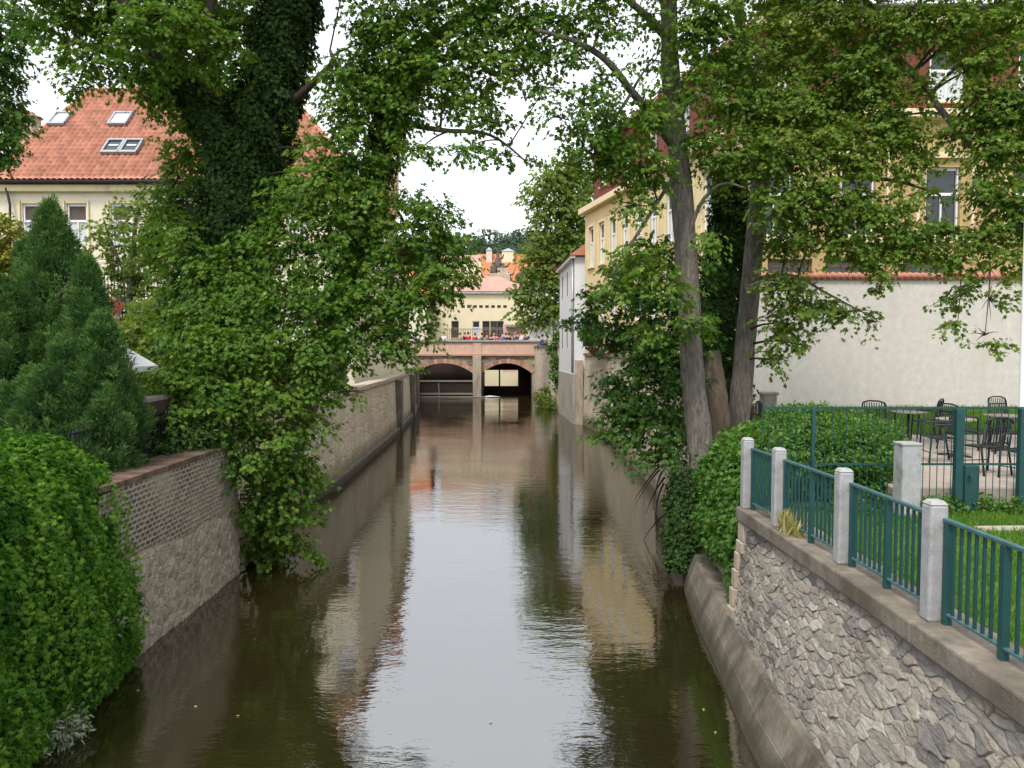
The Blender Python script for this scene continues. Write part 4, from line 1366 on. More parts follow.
tb = table('round pedestal table at the right end of the terrace')
tb.location = put(1002, 450, 15.4)
dup(tb, put(955, 450, 14.6), .3, 'round table half hidden behind the teal post with the lock box')
dup(tb, put(908, 450, 16.3), .9, 'round table behind the hedge beside the pillar')

# ------------------------------------------------------------------ left bank: parasol, garden shelter, iron fences
c = P(104, 366, 14.6)
par = thing('parasol', 'white garden parasol showing behind the dark yew', 'parasol', (c.x, 14.6, 2.6))
rim, apex = c.z, P(104, 334, 14.6).z
vs = [(c.x, 14.6, apex)] + [(c.x + 1.02 * math.cos(k * math.pi / 4 + .1), 14.6 + 1.02 * math.sin(k * math.pi / 4 + .1), rim) for k in range(8)]
pc = MB().add(vs, [(0, 1 + k, 1 + (k + 1) % 8) for k in range(8)])
pc.add([vs[1 + k] for k in range(8)] + [Vector(vs[1 + k]) - Vector((0, 0, .10)) for k in range(8)], [(k, 8 + k, 8 + (k + 1) % 8, (k + 1) % 8) for k in range(8)])
pc.build('canopy', MAT['parasol'], par)
MB().tube([(c.x, 14.6, 2.6), (c.x, 14.6, apex + .08)], .025, 8).build('mast', MAT['frame_white'], par)
for k in range(8):
    MB().bar(Vector(vs[0]) - Vector((0, 0, .06)), Vector(vs[1 + k]) - Vector((0, 0, .03)), .02, .02).build('rib', MAT['frame_white'], par)
MB().lathe([(0, 0), (.25, 0), (.25, .06), (.06, .10), (0, .10)], (c.x, 14.6, 2.62), 16).build('foot', MAT['concrete'], par)

sh = thing('garden_shelter', 'low dark timber shelter with grey roof boards behind the brick wall', 'shelter', (-7.2, 13.2, 2.6))
q = P(148, 402, 13.4)
MB().box((-7.45, 13.9, 3.62), (2.0, 1.9, .07), .12).build('roof', MAT['wood_grey'], sh)
MB().box((-7.35, 12.95, 3.47), (1.9, .06, .22), .12).box((-6.45, 13.9, 3.47), (.06, 1.8, .22), .12).build('fascia', MAT['wood_dark'], sh)
for x, y in ((-8.3, 13.0), (-6.55, 13.1), (-6.6, 14.7), (-8.4, 14.7)):
    MB().box((x, y, 3.05), (.1, .1, .95)).build('post', MAT['wood_dark'], sh)
MB().box((-7.5, 14.75, 3.0), (1.8, .05, .8)).build('back_panel', MAT['wood_dark'], sh)
pf = thing('picket_fence', 'dark iron picket fence along the top of the brick wall', 'fence', (-6.35, 11.5, 2.6))
MB().bar((-6.30, 10.6, 3.3), (-6.30, 15.6, 3.3), .03, .03).build('rail', MAT['black_metal'], pf)
MB().bar((-6.30, 10.6, 2.75), (-6.30, 15.6, 2.75), .03, .03).build('rail', MAT['black_metal'], pf)
p0 = None
for k in range(46):
    y = 10.65 + k * .108
    if p0 is None: p0 = MB().bar((-6.3, y, 2.6), (-6.3, y, 3.42), .016, .016).build('picket', MAT['black_metal'], pf)
    else:
        o = p0.copy(); C.objects.link(o); o.parent = pf; o.location = p0.location + Vector((0, k * .108, 0))


def iron_fence(label, pxa, pxb, ytop, ybot, Y, nb, dens):
    a, b_ = P(pxa, ytop, Y), P(pxb, ytop, Y)
    zb = P(pxa, ybot, Y).z
    t = thing('iron_fence', label, 'fence', (a.x, Y, zb))
    for z in (a.z - .16, zb + .15):
        MB().bar((a.x, Y, z), (b_.x, Y, z), .035, .05).build('rail', MAT['black_metal'], t)
    p0 = None
    for k in range(nb + 1):
        x = a.x + (b_.x - a.x) * k / nb
        if p0 is None:
            p0 = MB().tube([(x, Y, zb), (x, Y, a.z - .1), (x, Y, a.z)], [.014, .014, .003], 5).build('bar', MAT['black_metal'], t)
        else:
            o = p0.copy(); C.objects.link(o); o.parent = t; o.location = p0.location + Vector((x - a.x, 0, 0))
    for k in (0, .5, 1):
        x = a.x + (b_.x - a.x) * k
        MB().box((x, Y, (zb + a.z) / 2), (.07, .07, a.z - zb + .1)).build('post', MAT['black_metal'], t)
    return t


iron_fence('dark iron fence with pointed bars above the parasol', 112, 196, 306, 352, 19.5, 24, 1)
iron_fence('dark iron fence with heavy top rails before the cream house', 78, 190, 270, 318, 27, 34, 1)
c = P(115, 320, 19.3)
bp = thing('brick_pillar', 'small brick gate pillar with a red flower pot at the left iron fence', 'pillar', (c.x, 19.3, 2.6))
MB().box((c.x, 19.3, (c.z + 2.6) / 2), (.42, .42, c.z - 2.6)).build('shaft', MAT['brick_arch'], bp, False, .01)
MB().box((c.x, 19.3, c.z + .04), (.52, .52, .08)).build('cap', MAT['coping'], bp, False, .01)
fp = thing('flower_pot', 'red flowers in a pot on the small brick pillar', 'flower pot', (c.x, 19.3, c.z + .08))
MB().lathe([(0, 0), (.12, 0), (.17, .22), (.15, .22), (0, .2)], (c.x, 19.3, c.z + .08), 14).build('pot', MAT['tile'], fp)
g = gen_bush(np.random.default_rng(5), [((c.x, 19.3, c.z + .42), (.15, .15, .10), 1)], 1.2, .05)
leaves('flowers', *g, 'oval', surf('red_petal', (.45, .05, .03), .2), fp)
# terrace retaining step so the upper garden stands on ground
tag(MB().box((-13, 24.5, 3.5), (13, 10, 2.2)).build('upper_garden_ground', MAT['soil']), kind='structure')

# ------------------------------------------------------------------ the bridge
br = thing('bridge', 'two arched bridge with pinkish brick parapet across the canal', 'bridge', (-4, 72, 0))
BY0, BY1 = 72.0, 78.6
zt = P(480, 342, BY0).z
zs_ = P(480, 355.5, BY0).z
zk = P(480, 363.2, BY0).z
xL0, xL1 = P(414, 360, BY0).x, P(473.3, 360, BY0).x
xR0, xR1 = P(481.2, 360, BY0).x, P(532, 360, BY0).x
zsp = P(480, 373.5, BY0).z
xA, xB = -11.5, 3.4
mb = MB(); ring = []
NA = 20


def arch_pts(xa, xb):
    out = []
    for i in range(NA + 1):
        t = i / NA
        x = xa + (xb - xa) * t
        out.append((x, zsp + (zk - zsp) * (1 - abs(2 * t - 1) ** 2.05)))
    return out


segs = []
al, ar = arch_pts(xL0, xL1), arch_pts(xR0, xR1)
for pts_ in (al, ar):
    for (x0, z0), (x1, z1) in zip(pts_[:-1], pts_[1:]):
        for y in (BY0, BY1):
            mb.quad((x0, y, z0), (x1, y, z1), (x1, y, zs_), (x0, y, zs_))
        mb.quad((x0, BY0, z0), (x0, BY1, z0), (x1, BY1, z1), (x1, BY0, z1))
for xa, xb in ((xA, xL0), (xL1, xR0), (xR1, xB)):
    for y in (BY0, BY1):
        mb.quad((xa, y, -.6), (xb, y, -.6), (xb, y, zs_), (xa, y, zs_))
for x in (xL0, xL1, xR0, xR1):
    mb.quad((x, BY0, -.6), (x, BY1, -.6), (x, BY1, zsp), (x, BY0, zsp))
mb.build('spandrel_wall', MAT['rubble_dark'], br)
for pts_ in (al, ar):
    m_ = MB(); rr = random.Random(3)
    for (x0, z0), (x1, z1) in zip(pts_[:-1], pts_[1:]):
        nx_, nz_ = -(z1 - z0), (x1 - x0)
        l_ = math.hypot(nx_, nz_); nx_, nz_ = nx_ / l_ * .42, nz_ / l_ * .42
        k_ = rr.random()
        vs = [(x0, BY0 - .07, z0), (x1, BY0 - .07, z1), (x1 + nx_, BY0 - .07, z1 + nz_), (x0 + nx_, BY0 - .07, z0 + nz_)]
        vs += [(a, BY0 + .05, c) for a, _, c in vs]
        m_.add(vs, [(0, 1, 2, 3), (3, 2, 6, 7), (0, 4, 5, 1), (0, 3, 7, 4), (1, 5, 6, 2)], k_)
    m_.build('arch_ring', MAT['brick_arch'], br)
MB().box(((xL1 + xR0) / 2, BY0 - .25, zs_ / 2 - .3), (xR0 - xL1 + .06, .6, zs_ + .55)).build('pier', MAT['pier'], br, False, .04)
MB().box(((xA + xB) / 2, BY0 + .15, (zs_ + zt) / 2), (xB - xA, .4, zt - zs_)).build('parapet', MAT['bridge_red'], br)
MB().box(((xA + xB) / 2, BY0 - .12, zs_ + .04), (xB - xA, .2, .16)).build('string_course', MAT['brick_arch'], br)
MB().box(((xA + xB) / 2, BY0 + .12, zt + .09), (xB - xA, .66, .18)).build('coping', MAT['concrete'], br, False, .03)
MB().box(((xL1 + xR0) / 2, BY0 - .08, (zs_ + zt) / 2), (xR0 - xL1, .1, zt - zs_ - .02)).build('pilaster', MAT['bridge_red'], br)
zd = zt - .85
MB().box(((xA + xB) / 2, (BY0 + BY1) / 2 + .2, (zd + zs_) / 2 - .1), (xB - xA, BY1 - BY0 - .5, .3)).build('deck', MAT['asphalt'], br)
# water gates
sg = thing('sluice_gate', 'dark timber gate frame across the right bridge arch', 'gate', (0, 78.3, 0))
y = BY1 - .3
Xp = lambda px: P(px, 380, y).x
Zp = lambda py: P(500, py, y).z
wd = MAT['wood_dark']
MB().box(((Xp(482) + Xp(534)) / 2, y, (Zp(386) - .6) / 2), (Xp(534) - Xp(478), .2, Zp(386) + .6)).build('bottom_board', wd, sg)
MB().box(((Xp(482) + Xp(534)) / 2, y, (Zp(370) + 4) / 2), (Xp(534) - Xp(478), .2, 4 - Zp(370))).build('top_board', wd, sg)
MB().box((Xp(499.5), y, 1.5), (.16, .24, 3.0)).build('mullion', wd, sg)
MB().box(((Xp(518) + Xp(536)) / 2, y + .02, 1.6), (Xp(536) - Xp(518), .2, 4.2)).build('shade_panel', wd, sg)  # dark panel added for the shaded inner side of the tunnel
lg = thing('flood_barrier', 'dark slatted barrier with a pale top rail closing the left bridge arch', 'barrier', ((xL0 + xL1) / 2, 71.7, 0))
y = 71.6
zb1 = P(445, 381, y).z
MB().bar((xL0 - .2, y, zb1), (xL1, y, zb1), .14, .14).build('top_rail', MAT['wood_grey'], lg)
MB().bar((xL0 - .2, y - .05, .32), (xL1, y - .05, .32), .3, .16).build('bottom_rail', MAT['wood_grey'], lg)
MB().box(((xL0 + xL1) / 2, y + .12, zb1 / 2), (xL1 - xL0, .1, zb1)).build('panel', wd, lg)
p0 = None
for k in range(26):
    x = xL0 + .1 + (xL1 - xL0 - .2) * k / 25
    MB().bar((x, y, .1), (x, y, zb1), .05, .05).build('slat', MAT['black_metal'], lg)
MB().bar((xL0 + 2.5, y - .2, -.3), (xL0 + 2.4, y - .2, zb1 - .2), .09, .09).build('stake', MAT['wood_grey'], lg)
tag(MB().bar((xL0 - .3, 71.2, .05), (xR0 + .4, 70.9, .05), .16, .12).build('floating_boom', MAT['wood_grey'], None, False, .03), 'thin pale boom floating on the water before the left arch', 'boom')
for q0, q1 in ((483, 500), (511, 519)):
    a, b_ = P(q0, 394, 70.5), P(q1, 394, 70.5)
tag(MB().tube([(P(483, 394, 71).x, 71, .05), (P(490, 394, 71).x, 71, .09), (P(500, 394, 71).x, 71, .05)], [.04, .1, .03], 8).build('float', MAT['frame_white'], None, True), 'white float lying on the water at the foot of the bridge pier', 'float')
# dark back wall so the left arch is a closed chamber
tag(MB().box(((xL0 + xL1) / 2, 80.0, 2), (xL1 - xL0 + 1.6, .3, 5)).build('lock_wall', MAT['wood_dark']), 'dark timber wall closing the left arch at the back of the bridge', 'wall')

# railing on the far side of the bridge
bf = thing('bridge_railing', 'brown bar railing along the far side of the bridge behind the people', 'railing', (-4, 78.3, zd))
y = 78.3
rx0, rx1 = P(444, 330, y).x, P(503, 330, y).x
zt2 = P(470, 329, y).z
MB().bar((rx0, y, zt2), (rx1, y, zt2), .08, .07).build('rail', MAT['wood_grey'], bf)
MB().bar((rx0, y, zd + .2), (rx1, y, zd + .2), .06, .06).build('rail', MAT['wood_grey'], bf)
p0 = None
for k in range(34):
    x = rx0 + (rx1 - rx0) * k / 33
    if p0 is None: p0 = MB().bar((x, y, zd), (x, y, zt2), .05, .05).build('bar', MAT['frame_brown'], bf)
    else:
        o = p0.copy(); C.objects.link(o); o.parent = bf; o.location = p0.location + Vector((x - rx0, 0, 0))

# ------------------------------------------------------------------ beyond the bridge
h6 = thing('far_house', 'cream house with faded pink tiled roof and small dark vents beyond the bridge', 'house', (-3, 92, 0))
y = 92.0
x0, x1 = P(436, 300, y).x, P(531, 300, y).x
ez = P(500, 293, y).z
zz = lambda py: P(500, py, y).z
ux = lambda px: P(px, 300, y).x - x0
holes = [(ux(q) - .22, ux(q) + .22, zz(308), zz(305.2)) for q in (463, 469, 475, 481, 487, 493, 499, 505)]
holes += [(ux(q) - .45, ux(q) + .45, zz(338), zz(321)) for q in (455, 476, 486, 494, 500)]
mb = MB()
pt, n = facade(mb, (x0, y, 0), (1, 0, 0), x1 - x0, -.6, ez, holes, .25)
mb.quad((x1, y, -.6), (x1, y + 12, -.6), (x1, y + 12, ez), (x1, y, ez))
mb.build('wall', MAT['cream'], h6)
for i, h in enumerate(holes):
    if i < 8:
        MB().quad(pt(h[0], h[2], .2), pt(h[1], h[2], .2), pt(h[1], h[3], .2), pt(h[0], h[3], .2)).build('vent', MAT['blind'], h6)
    else:
        window(h6, pt, n, h, 'brown' if i != 9 else 'curtain')
MB().bar(pt(-.2, ez + .05, -.15), pt(x1 - x0 + .2, ez + .05, -.15), .4, .3).build('cornice', MAT['concrete'], h6)
mb = MB()
ra, rb_ = P(462, 275.5, 97), P(500, 276, 97)
a, b_ = Vector((x0 - .3, y - .4, ez + .2)), Vector((x1 + .3, y - .4, ez + .2))
c, d = Vector((x1 + .3, y + 12, ez + .2)), Vector((x0 - .3, y + 12, ez + .2))
ra = Vector((x0 + 1, 97.5, ra.z)); rb_ = Vector((rb_.x, 97.5, rb_.z))
mb.add([a, b_, c, d, ra, rb_], [(0, 1, 5, 4), (1, 2, 5), (2, 3, 4, 5), (3, 0, 4)])
mb.build('roof', MAT['tile_pink'], h6)
h7 = thing('cream_gable', 'plain cream gable block between the foliage and the orange roof', 'house', (-8, 104, 2))
a, b_ = P(440, 262, 104), P(481, 262, 104)
MB().box(((a.x + b_.x) / 2, 106, a.z / 2), (b_.x - a.x, 4, a.z)).build('wall', MAT['cream'], h7)
MB().add([(a.x, 104, a.z), (b_.x, 104, a.z), (b_.x, 108, a.z), (a.x, 108, a.z), (a.x, 106, a.z + 1.2), (b_.x, 106, a.z + 1.2)], [(0, 1, 5, 4), (2, 3, 4, 5), (1, 2, 5), (0, 4, 3)]).build('roof', MAT['tile_pink'], h7)
h8 = thing('orange_roof_house', 'long house with bright orange roof far behind the statues', 'house', (0, 115, 2))
y = 115
a, b_ = P(478, 281, y), P(566, 281, y)
rt = P(500, 254, y + 5).z
MB().box(((a.x + b_.x) / 2, y + 5, a.z / 2), (b_.x - a.x, 9, a.z)).build('wall', MAT['white_house'], h8)
mb = MB()
mb.add([(a.x - .3, y - .3, a.z), (b_.x + .3, y - .3, a.z), (b_.x + .3, y + 5, rt), (a.x - .3, y + 5, rt), (b_.x + .3, y + 10, a.z), (a.x - .3, y + 10, a.z)], [(0, 1, 2, 3), (3, 2, 4, 5)])
mb.build('roof', MAT['tile_orange'], h8)
for px, p0_, p1_, w, m_ in ((508, 264, 251, 1.9, 'cream'), (489, 256, 250, .9, 'white_plaster')):
    c, d = P(px, p0_, y + 3), P(px, p1_, y + 3)
    q = MB().box((c.x, y + 4, (c.z + d.z) / 2 - 1), (w, 1.4, d.z - c.z + 2)).build('chimney', MAT[m_], h8)
    MB().add([(c.x - w * .6, y + 3.2, d.z), (c.x + w * .6, y + 3.2, d.z), (c.x + w * .6, y + 4.8, d.z), (c.x - w * .6, y + 4.8, d.z), (c.x, y + 4, d.z + .6)], [(0, 1, 4), (1, 2, 4), (2, 3, 4), (3, 0, 4)]).build('chimney_cap', MAT['concrete'], q)
h9 = thing('far_town_house', 'pale house with orange roof glimpsed left through the leaves beside the bridge', 'house', (-18, 88, 2))
MB().box((-17, 92, 6), (14, 8, 9)).build('wall', MAT['cream_pale'], h9)
MB().add([(-24.3, 87.7, 10.4), (-9.7, 87.7, 10.4), (-9.7, 92, 14.2), (-24.3, 92, 14.2), (-9.7, 96.3, 10.4), (-24.3, 96.3, 10.4)], [(0, 1, 2, 3), (3, 2, 4, 5)]).build('roof', MAT['tile_orange'], h9)
# wall and awning at the right end of the bridge
ew = thing('garden_wall', 'pale plastered wall with brown lean-to roof right of the bridge end', 'wall', (3, 80, 4))
a, b_ = P(526, 322, 80), P(562, 322, 80)
MB().box(((a.x + b_.x) / 2, 80.2, (a.z + 2) / 2), (b_.x - a.x, .4, a.z - 2)).build('wall_body', MAT['white_plaster'], ew)
MB().bar((P(528, 318, 80).x, 79.7, P(528, 321, 80).z), (P(562, 314, 80).x, 79.7, P(562, 314, 80).z), 1.4, .25).build('roof', MAT['wood_dark'], ew)
aw = thing('brick_building', 'low pinkish brick building with curved tan awning at the bridge end', 'building', (1, 84, 3))
a, b_ = P(503, 324, 84), P(528, 324, 84)
MB().box(((a.x + b_.x) / 2, 86, (a.z + 2) / 2), (b_.x - a.x, 4, a.z - 2)).build('wall', MAT['bridge_red'], aw)
mb = MB()
pts_ = [(P(506 + 24 * t, 0, 83.5).x, P(500, 326 - 0.0 * t + 2.5 * math.sin(t * 3.14) - 5 * t, 83.5).z) for t in [i / 10 for i in range(11)]]
for (xa, za), (xb, zb_) in zip(pts_[:-1], pts_[1:]):
    mb.bar((xa, 83.4, za), (xb, 83.4, zb_), 1.2, .22)
mb.build('awning', MAT['wood_grey'], aw)
lp = thing('lamp_post', 'thin dark lamp post beside the seated people at the bridge end', 'lamp post', (P(548, 345, 71).x, 71, 4.9))
c = P(548, 345, 71)
MB().tube([(c.x + .5, 71, 4.8), (c.x + .5, 71, 7.6)], [.07, .04], 8).build('mast', MAT['black_metal'], lp, True)
MB().lathe([(0, 0), (.14, .02), (.22, .35), (.1, .45), (0, .5)], (c.x + .5, 71, 7.6), 8).build('lantern', MAT['glass_dark'], lp)

# ------------------------------------------------------------------ statues of the old bridge in the distance
def skinned(name, verts, edges, rad, m, parent, sub=1):
    me = bpy.data.meshes.new(name)
    off = ORG.get(parent.name, Vector((0, 0, 0)))
    me.from_pydata([tuple(Vector(v) - off) for v in verts], edges, [])
    me.materials.append(m)
    o = bpy.data.objects.new(name, me)
    C.objects.link(o)
    o.parent = parent; ORG[o.name] = off
    sk = o.modifiers.new('skin', 'SKIN')
    sk.use_smooth_shade = True
    sv = me.attributes.get('skin_vertices')
    if not me.skin_vertices:
        bpy.context.view_layer.objects.active = o
        o.select_set(True)
        bpy.ops.mesh.customdata_skin_add()
    for i, r_ in enumerate(rad):
        me.skin_vertices[0].data[i].radius = (r_, r_) if not isinstance(r_, tuple) else r_
        me.skin_vertices[0].data[i].use_root = (i == 0)
    if sub:
        ss = o.modifiers.new('subsurf', 'SUBSURF'); ss.levels = sub; ss.render_levels = sub
    return o


def person(loc, rz, label, top, legs, hair, sit=False, pose=0, group='people on the bridge', name='person', stone=None, s=1.0):
    x0_, y0_, z0_ = loc
    t = thing(name, label, 'statue' if stone else 'person', loc, group)
    ca, sa = math.cos(rz), math.sin(rz)

    def w(p):
        return Vector((x0_ + s * (p[0] * ca - p[1] * sa), y0_ + s * (p[0] * sa + p[1] * ca), z0_ + s * p[2]))
    if sit:
        J = [(0, .05, .50), (0, .06, .75), (0, .04, 1.00), (0, .02, 1.12), (0, 0, 1.20), (0, -.01, 1.33),
             (.10, -.02, .48), (.12, -.42, .50), (.12, -.40, .05), (-.10, -.02, .48), (-.13, -.43, .50), (-.13, -.40, .05),
             (.19, .04, .98), (.25, -.02, .72), (.12, -.22, .62), (-.19, .04, .98), (-.25, -.02, .72), (-.12, -.22, .62), (.12, -.52, .03), (-.13, -.52, .03)]
    else:
        k = pose
        J = [(0, 0, .92), (0, .01, 1.15), (0, 0, 1.38), (0, 0, 1.49), (0, -.01, 1.56), (0, -.02, 1.68),
             (.09, 0, .88), (.11, -.04 * k, .48), (.12, .05 * k, .06), (-.09, 0, .88), (-.11, .05 * k, .48), (-.12, -.08 * k, .06),
             (.19, 0, 1.37), (.25, .04 * k, 1.10), (.22, -.16 - .12 * k, .93 + .16 * k), (-.19, 0, 1.37), (-.25, -.03, 1.10), (-.23, -.12 * k, .84),
             (.13, -.13, .03), (-.13, -.16, .03)]
    E = [(0, 1), (1, 2), (2, 3), (3, 4), (4, 5), (0, 6), (6, 7), (7, 8), (0, 9), (9, 10), (10, 11), (2, 12), (12, 13), (13, 14), (2, 15), (15, 16), (16, 17), (8, 18), (11, 19)]
    RD = [.13, .13, .14, .06, .09, .10, .085, .06, .042, .085, .06, .042, .055, .042, .032, .055, .042, .032, .035, .035]
    bm = stone or MAT['skin']
    skinned('body', [w(p) for p in J], E, [q * s for q in RD], bm, t)
    if stone:
        # robe
        MB().tube([w((0, 0, .0)), w((0, .02, .5)), w((0, .01, .95)), w((0, 0, 1.3))], [.30 * s, .25 * s, .19 * s, .2 * s], 10, True, .12).build('robe', stone, t, True)
        return t
    idx = [0, 1, 2, 12, 13, 14, 15, 16, 17]
    mp_ = {i: j for j, i in enumerate(idx)}
    skinned('jacket', [w(J[i]) for i in idx], [(mp_[a], mp_[b_]) for a, b_ in E if a in mp_ and b_ in mp_],
            [s * q for q in (.155, .16, .165, .075, .058, .04, .075, .058, .04)], top, t)
    idx = [0, 6, 7, 8, 9, 10, 11]
    mp_ = {i: j for j, i in enumerate(idx)}
    skinned('trousers', [w(J[i]) for i in idx], [(mp_[a], mp_[b_]) for a, b_ in E if a in mp_ and b_ in mp_],
            [s * q for q in (.15, .105, .08, .055, .105, .08, .055)], legs, t)
    hz = J[5]
    MB().lathe([(0, .135), (.07, .125), (.112, .07), (.118, 0), (.1, -.06), (.0, -.02)], w((hz[0], hz[1] + .025, hz[2])), 12).build('hair', hair, t, True)
    return t


def cloth(name, c):
    return surf(name, c, .12, 8, .9, 30, .2, .004)


cl = {k: cloth(k + '_cloth', c) for k, c in dict(red=(.55, .03, .04), navy=(.03, .05, .14), white=(.7, .7, .7), black=(.02, .02, .025), blue=(.06, .14, .36), grey=(.22, .22, .23), pink=(.5, .22, .24), tan=(.35, .26, .17), denim=(.06, .09, .16)).items()}
hairs = {'dark': cloth('dark_hair', (.03, .02, .015)), 'brown': cloth('brown_hair', (.12, .07, .04)), 'fair': cloth('fair_hair', (.35, .25, .13))}
ppl = [(444, 73.6, 'white', 'tan', 'fair', 'person in a white top at the left end of the bridge, by the foliage'),
       (428, 73.8, 'grey', 'denim', 'brown', 'person in grey at the bridge parapet, half behind the leaves'),
       (468.5, 73.5, 'red', 'black', 'dark', 'person in a bright red jacket left of the person in navy'),
       (475, 74.4, 'red', 'denim', 'brown', 'person in red with one arm raised, right of the first red jacket'),
       (482, 73.4, 'navy', 'black', 'dark', 'person in a navy jacket right of the two people in red'),
       (491, 73.8, 'black', 'grey', 'dark', 'person in black between the navy jacket and the short person in red'),
       (497, 73.2, 'red', 'black', 'brown', 'short person in red just left of the person in dark blue'),
       (502.5, 74.6, 'blue', 'denim', 'brown', 'person in a mid blue top near the end of the railing'),
       (509, 73.6, 'black', 'denim', 'dark', 'person in a black coat leaning at the parapet, right half'),
       (515, 74.0, 'navy', 'grey', 'fair', 'fair haired person in navy among the right hand group'),
       (521, 73.4, 'white', 'navy', 'brown', 'person in a white top among the right hand group'),
       (527, 74.8, 'black', 'tan', 'dark', 'person in black at the right end of the bridge')]
ppl += [(460, 75.6, 'tan', 'black', 'dark', 'person in tan standing back against the bridge railing, left group'),
        (487, 76.2, 'grey', 'black', 'brown', 'person in grey behind the navy jacket, back by the railing'),
        (494, 76.0, 'pink', 'denim', 'fair', 'fair haired person in pink behind the two dark coats'),
        (506, 75.8, 'navy', 'black', 'dark', 'person in navy standing back beside the end of the railing'),
        (512, 76.4, 'tan', 'denim', 'brown', 'person in tan behind the black coat on the right half of the bridge'),
        (518, 76.0, 'black', 'grey', 'brown', 'person in black standing behind the white top at the right'),
        (524, 76.3, 'blue', 'black', 'dark', 'person in mid blue near the brick building at the bridge end'),
        (465, 74.6, 'black', 'denim', 'brown', 'person in black just left of the first red jacket')]
rr = random.Random(12)
for i, (px, Y, a, b_, hh_, lab) in enumerate(ppl):
    c = P(px, 340, Y)
    person((c.x, Y, zd + .05), rr.uniform(-1.2, 1.2), lab, cl[a], cl[b_], hairs[hh_], False, rr.choice((0.1, .6, 1.0)), s=(.98 if 'short' not in lab else .86) + rr.uniform(-.05, .04))
c = P(545, 355, 70.6)
person((2.75, 68.2, 4.47), -2.2, 'person in a blue shirt sitting on the canal wall at the bridge end', cl['blue'], cl['denim'], hairs['dark'], True, 0, 'people sitting on the canal wall')
person((3.1, 67.4, 4.47), -2.0, 'person in tan clothes sitting beside the blue shirt on the canal wall', cl['tan'], cl['black'], hairs['brown'], True, 0, 'people sitting on the canal wall')

sg2 = thing('statue_group', 'large blackened sandstone statue group on a stepped pedestal before the orange roof', 'statue', (P(498, 280, 108).x, 108, 8))
y = 108
zq = lambda py: P(498, py, y).z
xq = lambda px: P(px, 270, y).x
MB().box((xq(499), y, zq(288)), (3.2, 2, 4)).box((xq(500), y, zq(279) - .2), (2.6, 1.6, 1.0)).box((xq(503), y, zq(274)), (1.6, 1.4, 1.6)).build('pedestal', MAT['pier'], sg2, False, .06)
rr = random.Random(4)
rng = np.random.default_rng(17)
mb = MB()
for px, py0, py1, w in ((494, 276, 262, .8), (498, 272, 253, .7), (503, 276, 263, .8), (508, 282, 272, .7), (491, 282, 272, .6)):
    a, b_ = P(px, py0, y), P(px + rr.uniform(-1, 1), py1, y)
    h_ = b_ - a
    mb.tube([a, a + h_ * .35, a + h_ * .7, a + h_ * .80, a + h_ * .92, b_], [w, w * .75, w * .6, w * .25, w * .35, w * .12], 9, True, .2, rr)
    mb.tube([a + h_ * .68, a + h_ * .72 + Vector((w * .9, -.3, 0)), a + h_ * .9 + Vector((w * 1.2, -.4, .1))], [w * .25, w * .2, w * .1], 6, True, .1, rr)
mb.build('figures', MAT['statue'], sg2, True)
MB().bar((xq(498.3), y, zq(256)), (xq(498.3), y, zq(247)), .14, .14).bar((xq(496.8), y, zq(250)), (xq(499.8), y, zq(250)), .14, .14).build('cross', MAT['statue'], sg2)
st = thing('statue', 'single dark stone statue on a pedestal right of the statue group', 'statue', (P(521, 285, 106).x, 106, 8))
y = 106
MB().box((xq(521.3), y, P(521, 290, y).z), (1.1, 1.1, 1.8)).build('pedestal', MAT['pier'], st, False, .04)
a = P(521, 283.5, y)
mb = MB(); mb.tube([a, a + Vector((0, 0, .8)), a + Vector((0, 0, 1.45)), a + Vector((0, 0, 1.6)), a + Vector((.05, 0, 1.85)), a + Vector((.05, 0, 2.05))], [.5, .42, .42, .17, .23, .08], 10, True, .15, rr)
mb.tube([a + Vector((.3, 0, 1.4)), a + Vector((.6, -.2, 1.1)), a + Vector((.3, -.4, 1.0))], [.15, .12, .08], 6)
mb.build('figure', MAT['statue'], st, True)

# distant wooded hill
rng = np.random.default_rng(8)
nx, ny_ = 90, 14
xs = np.linspace(-260, 300, nx); vsn = np.linspace(0, 1, ny_)
HX, HV = np.meshgrid(xs, vsn)
top = 82 + 8 * np.sin(HX / 70 + 2.2) + 5 * np.sin(HX / 23)
Zh = 2 + (top - 2) * HV ** .8
Yh = 430 + 160 * HV + 6 * np.sin(HX / 9)
f = np.arange(nx * ny_).reshape(ny_, nx)
fq = np.stack([f[:-1, :-1], f[:-1, 1:], f[1:, 1:], f[1:, :-1]], -1).reshape(-1, 4)
tag(np_mesh('hills', np.stack([HX.ravel(), Yh.ravel(), Zh.ravel()], 1), fq, MAT['soil'], None, True), kind='structure')
bl = []
for _ in range(420):
    x = rng.uniform(-70, 120); vv_ = rng.uniform(.35, 1.0)
    top = 82 + 8 * math.sin(x / 70 + 2.2) + 5 * math.sin(x / 23)
    s = rng.uniform(4, 7)
    bl.append(((x, 430 + 160 * vv_, 2 + (top - 2) * vv_ ** .8 + s * .5), (s, s, s * 1.0), 1))
g = gen_bush(rng, bl, 1.1, 1.5, .1)
tag(leaves('distant_wood', *g, 'oval', MAT['leaf_far']), 'hazy green wood covering the distant hill', 'wood', None, 'stuff')
